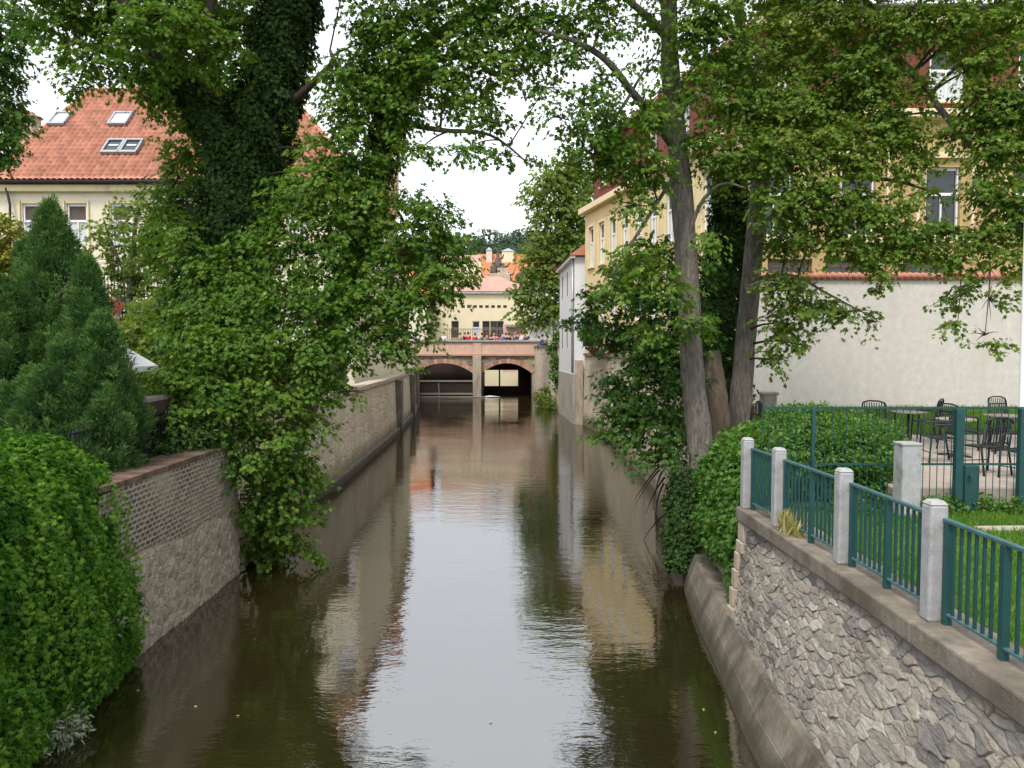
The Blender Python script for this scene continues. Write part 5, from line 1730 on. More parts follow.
# ------------------------------------------------------------------ vegetation, left bank
# bright creeper over the near left wall
rng = np.random.default_rng(41)
n = 125000
Yv = rng.uniform(3.5, 10.85, n)
s = rng.random(n)
prof = np.array([(-5.05, -0.05), (-5.02, .5), (-5.12, 1.4), (-5.2, 2.3), (-5.3, 2.9), (-5.5, 3.3), (-5.9, 3.5), (-6.6, 3.58), (-7.6, 3.5), (-9.5, 3.35)])
seg = np.concatenate([[0], np.cumsum(np.linalg.norm(np.diff(prof, axis=0), axis=1))])
ss = s * seg[-1]
xx = np.interp(ss, seg, prof[:, 0]); zz_ = np.interp(ss, seg, prof[:, 1])
tx = np.interp(ss + .05, seg, prof[:, 0]) - np.interp(ss - .05, seg, prof[:, 0])
tz = np.interp(ss + .05, seg, prof[:, 1]) - np.interp(ss - .05, seg, prof[:, 1])
nn = nrmz(np.stack([tz, np.zeros(n), -tx], 1))
lump = wob(Yv, ss * .5, np.random.default_rng(2), 3.0, 7) * .26 - .05 + wob(Yv, ss, np.random.default_rng(3), 9, 7) * .10
xoff = np.interp(Yv, [3.5, 8.5, 9.8, 10.85], [.07, 0.0, -.10, -.26]) * np.where(ss < 3.6, 1, .4)
drop = np.interp(Yv, [9.6, 10.75], [0, -.45]) * np.clip(ss / seg[-1] * 2, 0, 1)
pos = np.stack([xx + xoff, Yv, zz_ + drop], 1) + nn * (lump - .22 * rng.random(n) ** 1.6)[:, None]
ok = (pos[:, 2] > .02 + .12 * rng.random(n)) & ~((Yv > 10.2) & (ss < 3.4) & (rng.random(n) < (Yv - 10.2) * 1.2 * (1.3 - pos[:, 2] / 2.7)))
pos, nn2, ssx = pos[ok], nn[ok], ss[ok]
ax = np.array([0, 0, -.75]) + nn2 * .5 + rng.normal(size=pos.shape) * .5
nm = nn2 + np.array([0, 0, .5]) + rng.normal(size=pos.shape) * .3
clump = wob(pos[:, 1], ssx, np.random.default_rng(5), 7, 8) * .5 + .42
m_ = 260; per_ = 20
sy = rng.uniform(4.5, 10.2, m_); sz_ = rng.uniform(.9, 3.3, m_)
tq = np.linspace(0, 1, per_)[None, :]
ln = rng.uniform(.35, .95, m_)[:, None]
sx = np.interp(sz_, [-.05, .5, 1.4, 2.3, 2.9, 3.3], [-5.05, -5.02, -5.12, -5.2, -5.3, -5.5]) + np.interp(sy, [3.5, 8.5, 9.8, 10.85], [.07, 0, -.10, -.26]) + .0
spos = np.stack([sx[:, None] + .18 * np.sin(tq * 2.2) * rng.uniform(.3, 1, m_)[:, None], sy[:, None] + rng.uniform(-.3, .3, m_)[:, None] * tq, sz_[:, None] - ln * tq + .1 * np.sin(tq * 3)], -1) + rng.normal(size=(m_, per_, 3)) * .025
spos = spos.reshape(-1, 3); spos = spos[spos[:, 2] > .05]
k_ = len(spos)
pos = np.concatenate([pos, spos]); ax = np.concatenate([ax, np.array([.35, 0, -.8]) + rng.normal(size=(k_, 3)) * .35]); nm = np.concatenate([nm, np.array([.8, -.2, .5]) + rng.normal(size=(k_, 3)) * .3])
clump = np.concatenate([clump, np.full(k_, .72)])
cr = leaves('creeper', pos, ax, nm, rng.uniform(.036, .075, len(pos)), clump + rng.normal(size=len(pos)) * .22, 'palm5', MAT['leaf_bright'])
tag(cr, 'bright green creeper draping the near left wall down to the water', 'creeper')
tag(MB().prism([(-9.5, 2), (-5.45, 2), (-5.62, 9.68), (-6.2, 9.69), (-9.5, 9.9)], -.6, 3.0).build('overgrown_wall', MAT['soil']), 'dark wall hidden beneath the bright green creeper', 'wall')
for k, (px, py, Y, r_) in enumerate(((58, 748, 8.4, .17), (96, 628, 9.7, .15))):
    c = P(px, py, Y)
    g = gen_bush(rng, [((c.x, Y, max(c.z, .15)), (.22, .3, r_), 1)], 3.5, .07, .5)
    tag(leaves('pale_plant', *g, 'lance', MAT['leaf_pale']), ('withered pale plant at the water line below the creeper, nearest the viewer', 'small withered pale plant on the creeper edge near the brick wall')[k], 'plant', 'pale plants at the creeper foot')


def yew(name, label, parts, seed, base):
    """dense upright conifer made of overlapping spires"""
    rng = np.random.default_rng(seed)
    t = thing(name, label, 'tree', base)
    P_, A_, N_, S_, R_ = [], [], [], [], []
    tr = MB()
    for (px, pyt, pyb, rpx, Y) in parts:
        top, bot = P(px, pyt, Y), P(px, pyb, Y)
        H = top.z - bot.z; rad = rpx * Y / FPX
        tr.tube([(bot.x, Y, 2.55), (bot.x, Y, bot.z + .2), (top.x, Y, top.z - H * .1)], [.12, .10, .02], 7)
        npl = int(100 * rad * H) + 40
        hh = rng.random(npl) ** .85
        prof = np.interp(hh, [0, .12, .35, .6, .82, .95, 1], [.62, .9, 1.0, .80, .46, .18, .02])
        th = rng.uniform(0, 2 * math.pi, npl)
        rr_ = rad * prof * (1 + .14 * np.sin(th * 3 + px) + rng.normal(size=npl) * .13) - .06
        c = np.stack([bot.x + rr_ * np.cos(th), Y + rr_ * np.sin(th), bot.z + H * hh * .96], 1)
        od = np.stack([np.cos(th), np.sin(th), np.zeros(npl)], 1)
        per = 150
        pr = rng.uniform(.10, .21, npl)[:, None]; ph = rng.uniform(.25, .55, npl)[:, None]
        uz_ = rng.random((npl, per)) ** .8
        t2_ = rng.uniform(0, 2 * math.pi, (npl, per))
        q_ = pr * np.interp(uz_, [0, .3, .7, 1], [.7, 1, .6, .05]) * rng.uniform(.6, 1.1, (npl, per))
        dd = np.stack([np.cos(t2_), np.sin(t2_), np.zeros_like(t2_)], -1)
        lean = od * .35 + np.array([0, 0, 1.0])
        p = c[:, None] + dd * q_[..., None] + lean[:, None] * (ph * (uz_ - .4))[..., None]
        a = dd * .55 + lean[:, None] * .7 + rng.normal(size=(npl, per, 3)) * .32
        P_.append(p.reshape(-1, 3)); A_.append(a.reshape(-1, 3)); N_.append((dd + rng.normal(size=(npl, per, 3)) * .5).reshape(-1, 3))
        S_.append(rng.uniform(.05, .115, npl * per))
        R_.append(((rng.random(npl) * .4)[:, None] + rng.random((npl, per)) * .3 + uz_ * .35 - .05).ravel())
    tr.build('trunk', MAT['bark_dark'], t, True)
    leaves('crown', *[np.concatenate(q) for q in (P_, A_, N_, S_, R_)], 'needle', MAT['leaf_yew'], t)
    return t


yew('yew_tree', 'dark green yew with several pointed spires on the left bank', [
    (58, 202, 480, 42, 13.2), (92, 262, 470, 30, 12.6), (35, 240, 470, 34, 13.8), (10, 285, 470, 45, 12.8), (105, 318, 490, 36, 11.9),
    (70, 345, 480, 40, 11.8), (108, 400, 505, 24, 11.4), (-30, 300, 480, 50, 12.5), (40, 375, 480, 40, 11.9)], 51, tuple(P(60, 470, 12.6).xy) + (2.6,))

# understory
def bush(name, label, lst, seed, size, mat, kind='oval', lai=2.2, hang=.2, group=None, cat='bush', dk=.85):
    g = gen_bush(np.random.default_rng(seed), blobs_px(lst, dk), lai, size, hang)
    return tag(leaves(name, *g, kind, MAT[mat]), label, cat, group)


bush('flowering_bush', 'bush with yellow flowers at the left edge below the cream house', [(4, 250, 20, 34, 20), (18, 275, 14, 22, 20), (-14, 270, 20, 40, 20)], 61, .11, 'leaf_yellow')
bush('bush', 'light green bushes behind the iron fence, left of the ivy tree', [(150, 345, 34, 32, 18.5), (180, 365, 36, 34, 17.5), (190, 322, 30, 24, 19), (160, 330, 40, 30, 24)], 62, .13, 'leaf_lime', 'maple')
bush('bush', 'low dark shrubs on the ledge behind the brick wall coping', [(150, 455, 26, 14, 13.2), (185, 440, 30, 16, 13.8), (128, 462, 16, 12, 12)], 63, .09, 'leaf_ivy', 'oval', 1.8)

# young tree before the house
tree('garden_tree', 'loose light green young tree in front of the cream house windows', [
    ([P(128, 345, 27), P(130, 290, 27), P(134, 240, 27), P(138, 205, 27)], [.14, .11, .08, .04]),
    ([P(131, 285, 27), P(112, 245, 27), P(104, 220, 27)], [.07, .05, .025]), ([P(132, 260, 27), P(155, 225, 27), P(165, 205, 27)], [.07, .05, .025])],
    blobs_px([(105, 235, 24, 22, 27, .7), (130, 215, 24, 24, 27, .7), (150, 240, 28, 24, 27, .8), (125, 262, 30, 22, 27, .7), (165, 215, 26, 26, 27.5, .8), (150, 280, 30, 22, 27, .8), (110, 285, 22, 20, 27, .7), (180, 255, 24, 40, 27.5), (185, 300, 22, 30, 26)]),
    71, .12, 2.0, 'leaf_lime')
tree('edge_tree', 'dark green tree crowding the upper left edge of the view', [
    ([P(-30, 330, 22), P(-25, 220, 22), P(-20, 100, 22), P(-15, 0, 22)], [.25, .2, .15, .08])],
    blobs_px([(5, 60, 22, 35, 22, 1.2), (8, 115, 22, 32, 22, 1.2), (-10, 30, 30, 40, 22), (-15, 150, 26, 30, 22), (2, 148, 16, 22, 22), (-30, 90, 40, 60, 22), (20, 20, 20, 30, 21)]), 72, .11, 2.6, 'leaf_deep')

# big ivy clad tree
trunkL = [P(218, 400, 17), P(222, 330, 17), P(232, 250, 17), P(246, 185, 17), P(262, 120, 16.8), P(277, 60, 16.6), P(292, 0, 16.4), P(300, -60, 16.2), P(304, -140, 16)]
radL = [.5, .46, .42, .40, .36, .33, .30, .26, .2]
limbA = [P(243, 190, 17), P(222, 140, 16.5), P(192, 95, 16), P(160, 58, 15.4), P(133, 18, 15), P(105, -30, 14.6)]
radA = [.34, .3, .24, .19, .16, .11]
limbC = [P(232, 240, 17), P(200, 215, 17.5), P(170, 200, 18)]
limbD = [P(262, 120, 16.8), P(300, 95, 16.4), P(335, 60, 16)]
L1 = tree('ivy_clad_maple', 'massive old maple on the left bank, its forked trunk wrapped in dark ivy', [
    (trunkL, radL), (limbA, radA), (limbC, [.14, .1, .05]), (limbD, [.14, .09, .04]), ([P(160, 58, 15.4), P(120, 55, 15), P(70, 40, 14.6)], [.12, .08, .04]),
    ([P(192, 95, 16), P(205, 40, 15.6), P(215, -20, 15.2)], [.13, .1, .06])],
    blobs_px([(58, 22, 34, 26, 14.8), (100, 18, 44, 28, 15.6), (150, 14, 50, 26, 16.4), (200, 22, 46, 34, 17.6), (240, 20, 40, 34, 18), (95, 62, 30, 20, 14.6, .8), (138, 72, 34, 22, 14.8), (178, 62, 34, 30, 16.6), (212, 80, 34, 34, 18),
              (78, 88, 20, 12, 14.5, .6), (62, 58, 22, 14, 14.5, .4), (160, 98, 28, 18, 16), (192, 118, 22, 26, 17.8), (190, 160, 36, 34, 18, .9), (180, 205, 38, 34, 18), (205, 235, 36, 40, 18.2), (160, 245, 26, 26, 18.5, .9), (195, 290, 44, 34, 18), (180, 330, 34, 26, 17.5), (205, 265, 30, 24, 15.8, .8), (240, 285, 32, 24, 15.6, .9), (200, 310, 34, 24, 15.4, .9), (180, 235, 26, 24, 16, .8), (255, 235, 24, 20, 15.8, .7), (235, 325, 30, 20, 15.2, .9),
              (305, 150, 20, 24, 15.8, .6), (330, 175, 24, 24, 15.8, .7), (290, 205, 30, 30, 15.8), (326, 78, 18, 12, 15.5, .5),
              (125, 30, 38, 24, 14.2, .7), (195, 45, 34, 28, 14.8, .8), (165, 15, 34, 22, 14.4, .7), (230, 45, 26, 30, 15, .5), (40, -40, 60, 40, 14.5), (110, -50, 70, 45, 15), (200, -50, 70, 50, 15.5), (290, -70, 60, 45, 16), (20, -100, 80, 50, 15), (120, -130, 90, 60, 15.5), (230, -150, 90, 70, 16), (320, -160, 70, 60, 16)]),
    81, .09, 2.8, 'leaf_maple', 'bark_dark')
ivy_on(L1, [(trunkL[:8], [r_ + q for r_, q in zip(radL[:8], (.55, .60, .48, .42, .36, .30, .25, .18))]), (limbA[:4], [.52, .42, .32, .22])], 82, 3.6, .10)

# maple leaning over the water
trunkM = [P(262, 560, 15.8), P(275, 500, 16), P(300, 420, 16.2), P(335, 320, 16.4), P(362, 240, 16.4), P(378, 175, 16.2), P(390, 120, 16), P(412, 62, 15.8), P(452, 28, 15.4), P(500, 2, 15)]
radM = [.34, .32, .30, .27, .25, .24, .22, .20, .14, .08]
lb_ = [([P(300, 420, 16.2), P(250, 370, 15.6), P(205, 360, 15)], [.13, .09, .04]), ([P(320, 360, 16.3), P(375, 320, 15.9), P(430, 300, 15.6)], [.12, .08, .03]),
       ([P(275, 500, 16), P(240, 470, 15.4), P(225, 445, 15)], [.10, .07, .03]), ([P(362, 240, 16.4), P(410, 225, 16), P(450, 235, 15.6)], [.11, .07, .03]),
       ([P(362, 240, 16.4), P(320, 215, 16), P(290, 230, 15.6)], [.1, .07, .03]), ([P(390, 120, 16), P(440, 130, 15.5), P(490, 135, 15), P(530, 165, 14.8)], [.08, .05, .03, .012]),
       ([P(390, 120, 16), P(350, 90, 15.6), P(330, 50, 15.2)], [.1, .07, .03]), ([P(412, 62, 15.8), P(470, 55, 15.3), P(540, 50, 14.8)], [.09, .06, .03])]
L2 = tree('leaning_maple', 'big maple leaning over the canal with low layered branches reaching the water', [(trunkM, radM)] + lb_, blobs_px([
    (368, 42, 30, 28, 15.2, .8), (385, 22, 44, 28, 15.2), (430, 14, 44, 24, 15), (370, 75, 40, 30, 15.3), (350, 115, 38, 30, 15.4), (395, 110, 36, 26, 15.2, .9), (440, 82, 36, 28, 15), (475, 40, 40, 30, 14.8), (470, 100, 30, 24, 14.8, .8),
    (520, 22, 36, 24, 14.6), (500, 70, 30, 24, 14.6, .9), (535, 55, 26, 22, 14.5, .8), (560, 22, 32, 22, 14.5, 1), (545, 88, 20, 14, 14.5, .6), (480, 10, 36, 20, 14.6), (415, 55, 34, 26, 15), (345, 75, 24, 22, 15.3, .8), (490, 120, 26, 18, 14.6, .6), (465, 150, 32, 14, 14.6, .45), (505, 155, 28, 11, 14.5, .4), (535, 162, 18, 8, 14.5, .3), (420, 150, 26, 16, 15, .7),
    (350, 160, 40, 30, 15.4), (320, 195, 40, 30, 15.4), (370, 205, 36, 28, 15.4), (405, 205, 30, 18, 15.2, .7), (430, 222, 34, 26, 15.2), (455, 245, 24, 24, 15.1, .8), (340, 245, 50, 34, 15.4), (400, 255, 50, 34, 15.3), (440, 275, 36, 26, 15.1),
    (290, 260, 40, 32, 15.6), (260, 310, 46, 30, 15.4), (310, 300, 50, 32, 15.2), (365, 300, 50, 30, 15.2), (415, 305, 36, 24, 15.1), (430, 330, 20, 12, 15, .5), (385, 340, 36, 20, 15.1, .9), (400, 362, 22, 10, 15, .35),
    (200, 350, 40, 26, 14.6), (240, 355, 50, 30, 14.8), (290, 350, 50, 30, 15), (335, 350, 40, 26, 15), (170, 385, 34, 24, 14.2), (215, 390, 46, 28, 14.4), (265, 395, 50, 30, 14.7), (315, 385, 36, 22, 15, .8), (345, 392, 30, 12, 15, .5), (175, 415, 26, 16, 14, .9),
    (215, 425, 40, 24, 14.3), (265, 435, 48, 28, 14.7), (305, 425, 30, 20, 15, .7), (235, 465, 36, 26, 14.5), (280, 475, 42, 28, 15), (308, 470, 22, 26, 15.3, .7), (255, 505, 30, 22, 15), (290, 515, 34, 24, 15.2), (265, 545, 32, 20, 15.3), (295, 550, 28, 16, 15.4, .8), (215, 575, 14, 7, 14.6, .6),
    (350, -40, 60, 30, 15), (440, -45, 70, 34, 14.8), (530, -40, 60, 30, 14.4, .8)]), 91, .09, 2.45, 'leaf_maple')
ivy_on(L2, [(trunkM[3:8], [.36, .32, .32, .38, .40])], 92, 2.2, .085)

# ------------------------------------------------------------------ vegetation, right bank
t1 = [P(706, 500, 15.2), P(700, 440, 15.3), P(692, 370, 15.4), P(688, 290, 15.5), P(683, 210, 15.6), P(677, 140, 15.7), P(671, 80, 15.8), P(669, 20, 15.9), P(668, -60, 16), P(660, -150, 16)]
r1_ = [.31, .26, .235, .225, .225, .21, .19, .17, .14, .09]
b1 = [([P(676, 150, 15.7), P(655, 120, 15.3), P(632, 92, 14.9), P(606, 60, 14.5), P(572, 40, 14.2), P(535, 30, 14)], [.10, .09, .075, .065, .045, .03]),
      ([P(684, 250, 15.5), P(700, 205, 15.2), P(722, 184, 15), P(745, 188, 14.8)], [.05, .04, .03, .02]),
      ([P(681, 165, 15.6), P(640, 230, 15), P(612, 275, 14.6)], [.045, .035, .02]),
      ([P(669, 40, 15.9), P(640, 10, 15.4), P(600, -20, 15)], [.1, .07, .04]), ([P(632, 92, 14.9), P(600, 140, 14.6), P(575, 165, 14.4)], [.035, .025, .012])]
R1 = tree('tall_maple', 'slim tall maple with bare grey trunk nearest the canal on the right bank', [(t1, r1_)] + b1, blobs_px([
    (600, 25, 34, 24, 14.4, .8), (570, 62, 30, 20, 14.3, .55), (610, 75, 26, 20, 14.4, .35), (590, 105, 34, 26, 14.4, .75), (560, 118, 24, 16, 14.3, .5), (620, 130, 30, 26, 14.6, .8), (585, 142, 30, 20, 14.5, .7), (640, 165, 28, 26, 14.8, .8), (610, 175, 30, 18, 14.6, .65),
    (570, 160, 20, 12, 14.4, .4), (628, 152, 26, 22, 14.9, .8), (645, 120, 22, 24, 15, .7), (655, 172, 20, 22, 15.1, .7), (610, 160, 24, 18, 14.7, .7), (640, 262, 34, 20, 14.6, .8), (668, 290, 30, 18, 14.5, .7), (618, 292, 26, 14, 14.6, .7), (690, 325, 24, 18, 14.7, .6), (655, 335, 28, 14, 14.7, .6), (712, 240, 18, 26, 14.8, .5), (635, 205, 26, 16, 14.8, .5), (650, 110, 22, 30, 15, .7), (655, 60, 20, 20, 15, .4), (690, 35, 30, 30, 15.2), (700, 90, 26, 26, 15, .8), (650, 15, 24, 16, 15, .5), (700, 135, 22, 22, 15, .7), (720, 15, 36, 26, 15.2),
    (600, -30, 60, 30, 14.5, .8), (680, -50, 60, 40, 15.2), (640, -110, 80, 50, 15.5), (560, -60, 50, 30, 14.5, .8), (715, -110, 70, 50, 15.6)]), 101, .09, 2.4)
t2 = [P(736, 475, 17), P(738, 430, 17), P(744, 360, 17), P(750, 290, 17), P(757, 215, 17), P(763, 160, 17), P(768, 90, 17), P(775, 20, 17), P(780, -60, 17), P(786, -150, 17)]
r2_ = [.29, .255, .225, .21, .20, .21, .19, .16, .13, .09]
b2 = [([P(763, 165, 17), P(746, 110, 16.8), P(742, 60, 16.5), P(738, 0, 16.2), P(730, -60, 16)], [.16, .14, .12, .10, .06]),
      ([P(768, 100, 17), P(748, 70, 16.4), P(742, 20, 15.8), P(728, -15, 15.5)], [.08, .07, .06, .05]),
      ([P(766, 110, 17), P(820, 70, 16.5), P(870, 45, 16), P(905, 65, 15.6), P(945, 115, 15.2), P(975, 150, 15), P(1005, 160, 14.8)], [.10, .085, .075, .07, .06, .045, .025]),
      ([P(757, 230, 17), P(800, 195, 16.4), P(850, 178, 16), P(900, 182, 15.6), P(940, 195, 15.3)], [.06, .05, .045, .035, .02]),
      ([P(752, 280, 17), P(790, 275, 16.3), P(830, 295, 16), P(868, 315, 15.6)], [.05, .035, .022, .01]),
      ([P(975, 150, 15), P(985, 210, 14.8), P(990, 270, 14.6), P(985, 335, 14.5)], [.03, .022, .015, .007]),
      ([P(900, 182, 15.6), P(905, 240, 15.2), P(880, 285, 15)], [.02, .014, .007]), ([P(940, 195, 15.3), P(960, 260, 15), P(958, 320, 14.8)], [.02, .014, .007])]
R2 = tree('spreading_maple', 'spreading maple with the straight mottled trunk beside the timber fence', [(t2, r2_)] + b2, blobs_px([
    (735, 60, 36, 34, 15.5), (780, 45, 44, 34, 15.8), (830, 25, 44, 28, 15.6), (745, 110, 38, 30, 15.4), (790, 105, 46, 32, 15.5), (840, 80, 40, 32, 15.4), (725, 160, 34, 26, 15.2), (775, 155, 46, 28, 15.2), (825, 140, 40, 30, 15.2), (735, 205, 30, 22, 18, .8), (790, 205, 40, 28, 15), (830, 195, 38, 26, 15),
    (785, 242, 26, 18, 16.5, .9), (742, 235, 24, 20, 18.2, .7), (870, 95, 28, 26, 15.2, .9), (885, 140, 34, 22, 15.1, .9), (865, 165, 28, 22, 15, .9), (870, 215, 40, 22, 14.9), (910, 30, 24, 22, 15.2, .55), (880, 45, 22, 24, 15.2, .7), (920, 85, 22, 20, 15, .4), (895, 75, 20, 20, 15.1, .6), (955, 25, 40, 26, 14.9), (1000, 40, 30, 36, 14.8), (975, 68, 24, 18, 14.8, .7), (1005, 95, 28, 24, 14.7, .8), (980, 125, 26, 18, 14.7, .8),
    (955, 138, 24, 12, 14.8, .5), (1000, 155, 34, 24, 14.6), (985, 190, 28, 22, 14.6, .9), (1015, 205, 24, 30, 14.5), (912, 200, 22, 18, 14.9, .55), (905, 235, 34, 18, 14.8), (945, 235, 26, 16, 14.7, .8), (850, 245, 32, 16, 14.9, .9), (820, 232, 28, 18, 15, .8), (985, 240, 30, 18, 14.6, .9), (960, 262, 24, 14, 14.6, .7), (1005, 262, 20, 22, 14.5, .7), (925, 258, 26, 10, 14.7, .6),
    (880, 272, 12, 16, 14.8, .7), (872, 292, 10, 8, 14.8, .5), (955, 300, 14, 18, 14.6, .55), (950, 325, 16, 10, 14.6, .5), (985, 345, 20, 10, 14.5, .45), (1005, 300, 10, 26, 14.4, .5), (970, 285, 14, 14, 14.6, .5),
    (785, 285, 30, 20, 15.6, .9), (815, 305, 30, 16, 15.4, .9), (848, 312, 26, 10, 15.2, .6), (785, 325, 26, 22, 15.8, .9), (775, 360, 16, 16, 16, .6), (800, 345, 16, 12, 15.8, .4), (872, 322, 12, 6, 15.1, .3),
    (1000, 118, 30, 24, 14.9), (895, 118, 34, 24, 15.2, .9), (868, 62, 28, 26, 15.4), (830, 112, 40, 28, 15.6), (905, 20, 30, 20, 15), (975, 100, 22, 22, 14.9, .8), (915, 160, 24, 20, 15, .9), (880, 250, 34, 12, 14.9, .9), (780, -30, 60, 34, 15.8), (860, -30, 60, 34, 15.4), (950, -35, 60, 34, 15), (1030, -20, 40, 40, 14.7), (1040, 120, 30, 60, 14.6), (1045, 230, 30, 40, 14.5), (800, -110, 100, 60, 16.5), (930, -110, 100, 60, 15.5)]), 102, .088, 2.95, 'leaf_gold')
# ivy covered trunk and cut stump between the two maples
t3 = [P(720, 470, 18.2), P(722, 400, 18.2), P(725, 310, 18.2), P(729, 220, 18.2), P(732, 165, 18.2)]
R3 = tree('ivy_clad_tree', 'ivy wrapped trunk between the two bare maple trunks with low dark branches', [(t3, [.3, .27, .24, .2, .12]),
    ([P(722, 400, 18.2), P(690, 370, 16.6), P(650, 350, 16.8), P(615, 345, 17)], [.09, .07, .05, .02]), ([P(724, 350, 18.2), P(690, 300, 16.9), P(640, 275, 17.2)], [.08, .06, .03]),
    ([P(721, 430, 18.2), P(690, 420, 16.4), P(645, 415, 16.4)], [.07, .05, .02])], blobs_px([
    (655, 255, 34, 22, 17, .8), (625, 275, 30, 20, 17.2, .8), (690, 270, 26, 26, 16.4, .9), (600, 300, 26, 16, 17.4, .6), (640, 300, 34, 20, 17, .9), (675, 315, 36, 24, 16.4), (590, 322, 24, 12, 17.4, .5), (565, 322, 14, 8, 17.5, .3), (625, 335, 34, 20, 17), (665, 345, 36, 22, 16.4), (700, 335, 22, 26, 16),
    (650, 372, 34, 22, 16.6), (620, 385, 26, 18, 16.8, .9), (680, 375, 30, 26, 16), (640, 405, 34, 22, 16.5), (612, 418, 24, 16, 16.6, .8), (606, 438, 18, 12, 16.4, .6), (660, 420, 30, 22, 16), (635, 440, 28, 14, 16.2, .8), (672, 445, 26, 20, 15.6), (655, 462, 20, 12, 15.6, .6)]), 103, .10, 2.9, 'leaf_deep')
ivy_on(R3, [(t3, [.62, .6, .52, .42, .24])], 104, 3.4, .09)
st_ = MB()
pp, rr2 = smooth_path([P(708, 490, 16), P(714, 430, 16), P(711, 380, 16), P(708, 352, 16.05)], [.36, .34, .29, .25])
st_.tube(pp, rr2, 12, True, .07, random.Random(3))
tag(st_.build('tree_stump', MAT['bark_red'], None, True), 'tall cut reddish brown stump between the maple trunks', 'stump')
# ivy clothed root buttress hanging into the water
pr = [P(690, 470, 14.9), P(684, 520, 14.6), P(680, 572, 14.3)]
rt_ = MB(); p_, r_ = smooth_path(pr, [.2, .17, .14]); rt_.tube(p_, r_, 9, True, .12, random.Random(4))
ro = thing('root', 'dark ivy covered root hanging down the bank wall to the water', 'root', tuple(pr[-1]))
rt_.build('wood', MAT['bark_dark'], ro, True)
g = gen_tube(np.random.default_rng(7), p_, [q + .16 for q in r_], 2.6, .07)
leaves('ivy', *g, 'maple', MAT['leaf_ivy'], ro)
rb_ = MB(); rr = random.Random(14)
for k in range(9):
    a = Vector((3.72 + rr.uniform(-.05, .1), 16 + rr.uniform(-.5, 3.5), 1.4 + rr.uniform(-.6, .5)))
    rb_.tube(bez(a, a + Vector((-.45 + rr.uniform(-.2, .2), rr.uniform(-.8, .8), -.9)), .2, rr, 6), [.03, .026, .02, .015, .01, .006], 5)
tag(rb_.build('dead_twigs', MAT['bark_dark']), 'bare dead twigs hanging from the right bank over the water', 'twigs')

# ivy mass over the corner of the retaining wall
rng = np.random.default_rng(110)
bl = [((3.80, 11.6, 2.1), (.36, .6, .5), 1), ((3.82, 12.4, 2.25), (.36, .7, .55), 1), ((3.85, 13.2, 2.3), (.36, .7, .55), 1), ((3.62, 11.5, 1.55), (.26, .5, .6), 1), ((3.62, 11.35, 1.05), (.2, .36, .45), 1), ((3.66, 12.3, 1.5), (.28, .6, .6), 1), ((3.66, 13.2, 1.5), (.3, .6, .7), 1),
      ((3.95, 14.0, 2.1), (.36, .6, .5), 1), ((4.3, 12.3, 2.6), (.5, .8, .45), 1), ((4.4, 13.6, 2.6), (.6, .8, .5), 1), ((3.6, 11.2, .75), (.12, .25, .3), 1)]
g = gen_bush(rng, bl, 2.6, .085, .45)
tag(leaves('ivy_shrub', *g, 'maple', MAT['leaf_hedge']), 'bright green ivy mass tumbling over the wall corner by the last railing post', 'ivy')
# hedge behind the railing
g = gen_bush(np.random.default_rng(111), [((4.7, 12.9, 2.6), (.8, .8, .6), 1), ((5.3, 13.2, 2.75), (.8, .8, .6), 1), ((5.7, 12.3, 2.55), (.55, .7, .65), 1), ((5.2, 12.2, 2.5), (.6, .6, .6), 1), ((6.1, 13.0, 2.7), (.7, .8, .6), 1), ((5.5, 14.2, 2.8), (1.0, .9, .6), 1), ((6.4, 13.8, 2.75), (.7, .8, .55), 1), ((6.25, 12.4, 2.5), (.35, .5, .5), 1)], 3.0, .056, .15)
tag(leaves('hedge', *g, 'oval', MAT['leaf_hedge']), 'rounded green hedge between the railing and the terrace chairs', 'hedge')
bush('bush', 'small green bush at the water line below the stone wall near the bridge', [(546, 397, 9, 9, 60), (553, 404, 6, 6, 57)], 120, .2, 'leaf_lime')
bush('creeper', 'green creeper on the canal wall beside the white house', [(556, 350, 6, 14, 57), (557, 372, 6, 14, 56), (559, 340, 5, 8, 57)], 121, .2, 'leaf_hedge', 'oval', 2.2, .4, None, 'creeper', .4)

# big tree beyond the white house
ft = [P(590, 345, 62), P(586, 300, 62), P(575, 250, 62), P(565, 200, 62), P(558, 175, 62)]
tree('bank_tree', 'large pale green tree overhanging the canal beyond the white house', [(ft, [.5, .45, .35, .25, .12]), ([P(580, 270, 62), P(550, 275, 61), P(530, 285, 60)], [.2, .14, .06]), ([P(575, 250, 62), P(555, 225, 61), P(535, 215, 60)], [.16, .1, .05])], blobs_px([
    (552, 185, 24, 24, 61), (575, 175, 26, 28, 62), (535, 205, 16, 16, 60, .8), (560, 215, 30, 24, 61), (585, 210, 24, 36, 62), (548, 245, 26, 22, 60.5, .9), (575, 250, 28, 28, 61), (535, 270, 22, 20, 60, .9), (560, 278, 26, 24, 60.5), (528, 293, 18, 18, 59.5), (548, 305, 22, 18, 60), (522, 312, 12, 10, 59.5, .7), (535, 320, 16, 8, 60, .8), (570, 300, 20, 26, 60.5), (526, 190, 10, 8, 60, .4), (590, 290, 20, 30, 62), (600, 250, 20, 40, 62)]), 122, .30, 2.8, 'leaf_lime', 'bark', None, 'maple', True, 3, .1, per=10, L=1.5)
# far loose tree on the skyline
tree('skyline_tree', 'thin leaved tree on the far skyline above the orange roof', [([P(488, 262, 150), P(490, 240, 150), P(489, 230, 150)], [.25, .15, .05])], blobs_px([(483, 236, 8, 7, 150, .8), (492, 230, 8, 7, 150, .8), (499, 238, 7, 6, 150, .7), (488, 244, 10, 5, 150, 1), (476, 244, 7, 5, 150, .8)]), 123, .6, 1.6, 'leaf_far', 'bark_dark', None, 'oval', True, 3, .1, per=8, L=2)

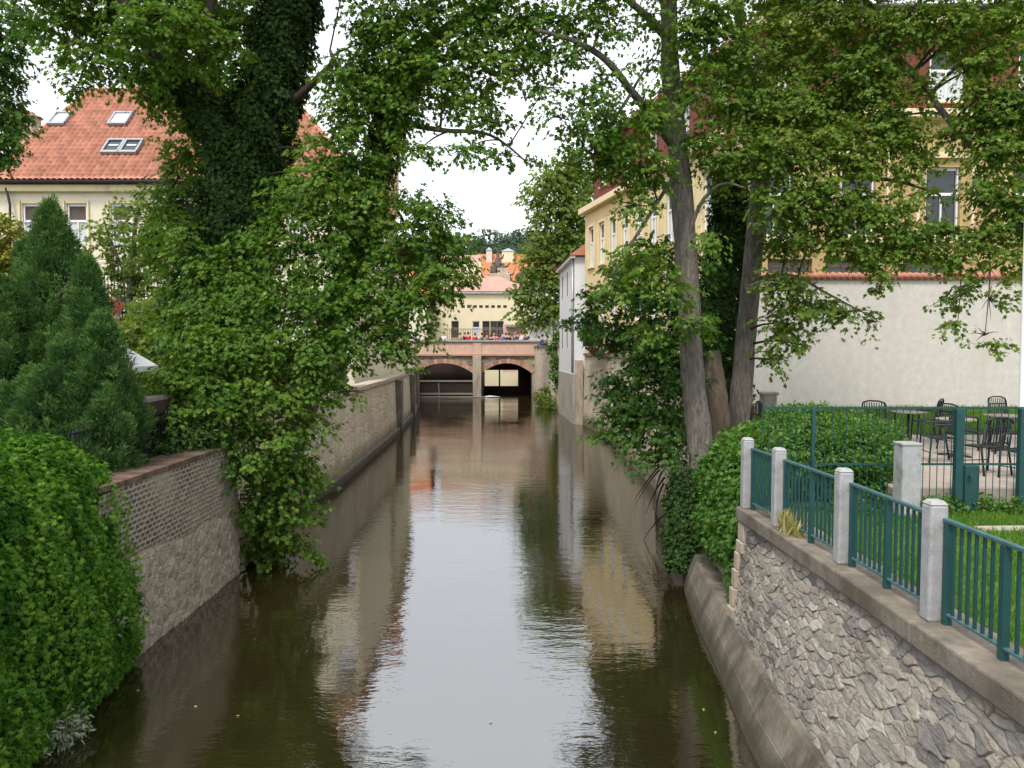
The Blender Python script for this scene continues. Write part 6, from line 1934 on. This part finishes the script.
# ------------------------------------------------------------------ lawn grass
rng = np.random.default_rng(130)
n = 90000
gx = 3.95 + rng.random(n) ** 1.0 * 5.2; gy = rng.uniform(4.0, 11.2, n)
ok = gx < 4.0 + (gy - 3.2) * .72
ok &= ~((np.abs(gy - 9.95) < .1) & (gx > 6.2)) & ~((np.abs(gy - 9.15) < .08) & (gx > 6.6))
gx, gy = gx[ok], gy[ok]; n = len(gx)
pos = np.stack([gx, gy, np.full(n, 2.095)], 1)
g = leaves('lawn_grass', pos, np.array([0, 0, 1.0]) + rng.normal(size=(n, 3)) * .45, rng.normal(size=(n, 3)), rng.uniform(.04, .10, n), np.clip(wob(gx, gy, rng, 3) * .4 + .45 + rng.normal(size=n) * .2, 0, 1), 'blade', MAT['grass'])
tag(g, 'short green lawn behind the teal railing', 'grass', None, 'stuff')
n = 26000
gx = rng.uniform(7.3, 17, n); gy = rng.uniform(18.4, 24.0, n)
pos = np.stack([gx, gy, np.interp(gy, [18.4, 24.2], [2.42, 2.61])], 1)
g = leaves('rear_grass', pos, np.array([0, 0, 1.0]) + rng.normal(size=(n, 3)) * .4, rng.normal(size=(n, 3)), rng.uniform(.08, .2, n), rng.random(n), 'blade', MAT['grass'])
tag(g, 'longer grass strip between the terrace and the white wall', 'grass', None, 'stuff')
# low weeds along the terrace edge
g = gen_bush(np.random.default_rng(131), [((4.9 + i * .42, 10.9 + .1 * (i % 3), 2.16), (.28, .16, .14), 1) for i in range(10)], 1.6, .06, .0)
tag(leaves('weeds', *g, 'oval', MAT['leaf_hedge']), 'low weeds growing along the foot of the terrace fence', 'weeds', None, 'stuff')

# fallen leaves on the water
rng = np.random.default_rng(140)
n = 45
pos = np.stack([rng.uniform(-5.0, 2.6, n), rng.uniform(7.5, 30, n), np.full(n, .012)], 1)
left = rng.random(n) < .55
pos[left, 0] = -4.9 + rng.random(left.sum()) ** 2 * 2.2
pos[:, 0] = np.minimum(pos[:, 0], 2.4)
a2 = rng.uniform(0, 6.28, n)
g = leaves('fallen_leaves', pos, np.stack([np.cos(a2), np.sin(a2), np.zeros(n)], 1), np.tile(np.array([[0.02, .01, 1.0]]), (n, 1)), rng.uniform(.025, .055, n), rng.random(n), 'oval', MAT['straw'])
tag(g, 'scattered small fallen leaves floating on the canal', 'leaves', None, 'stuff')
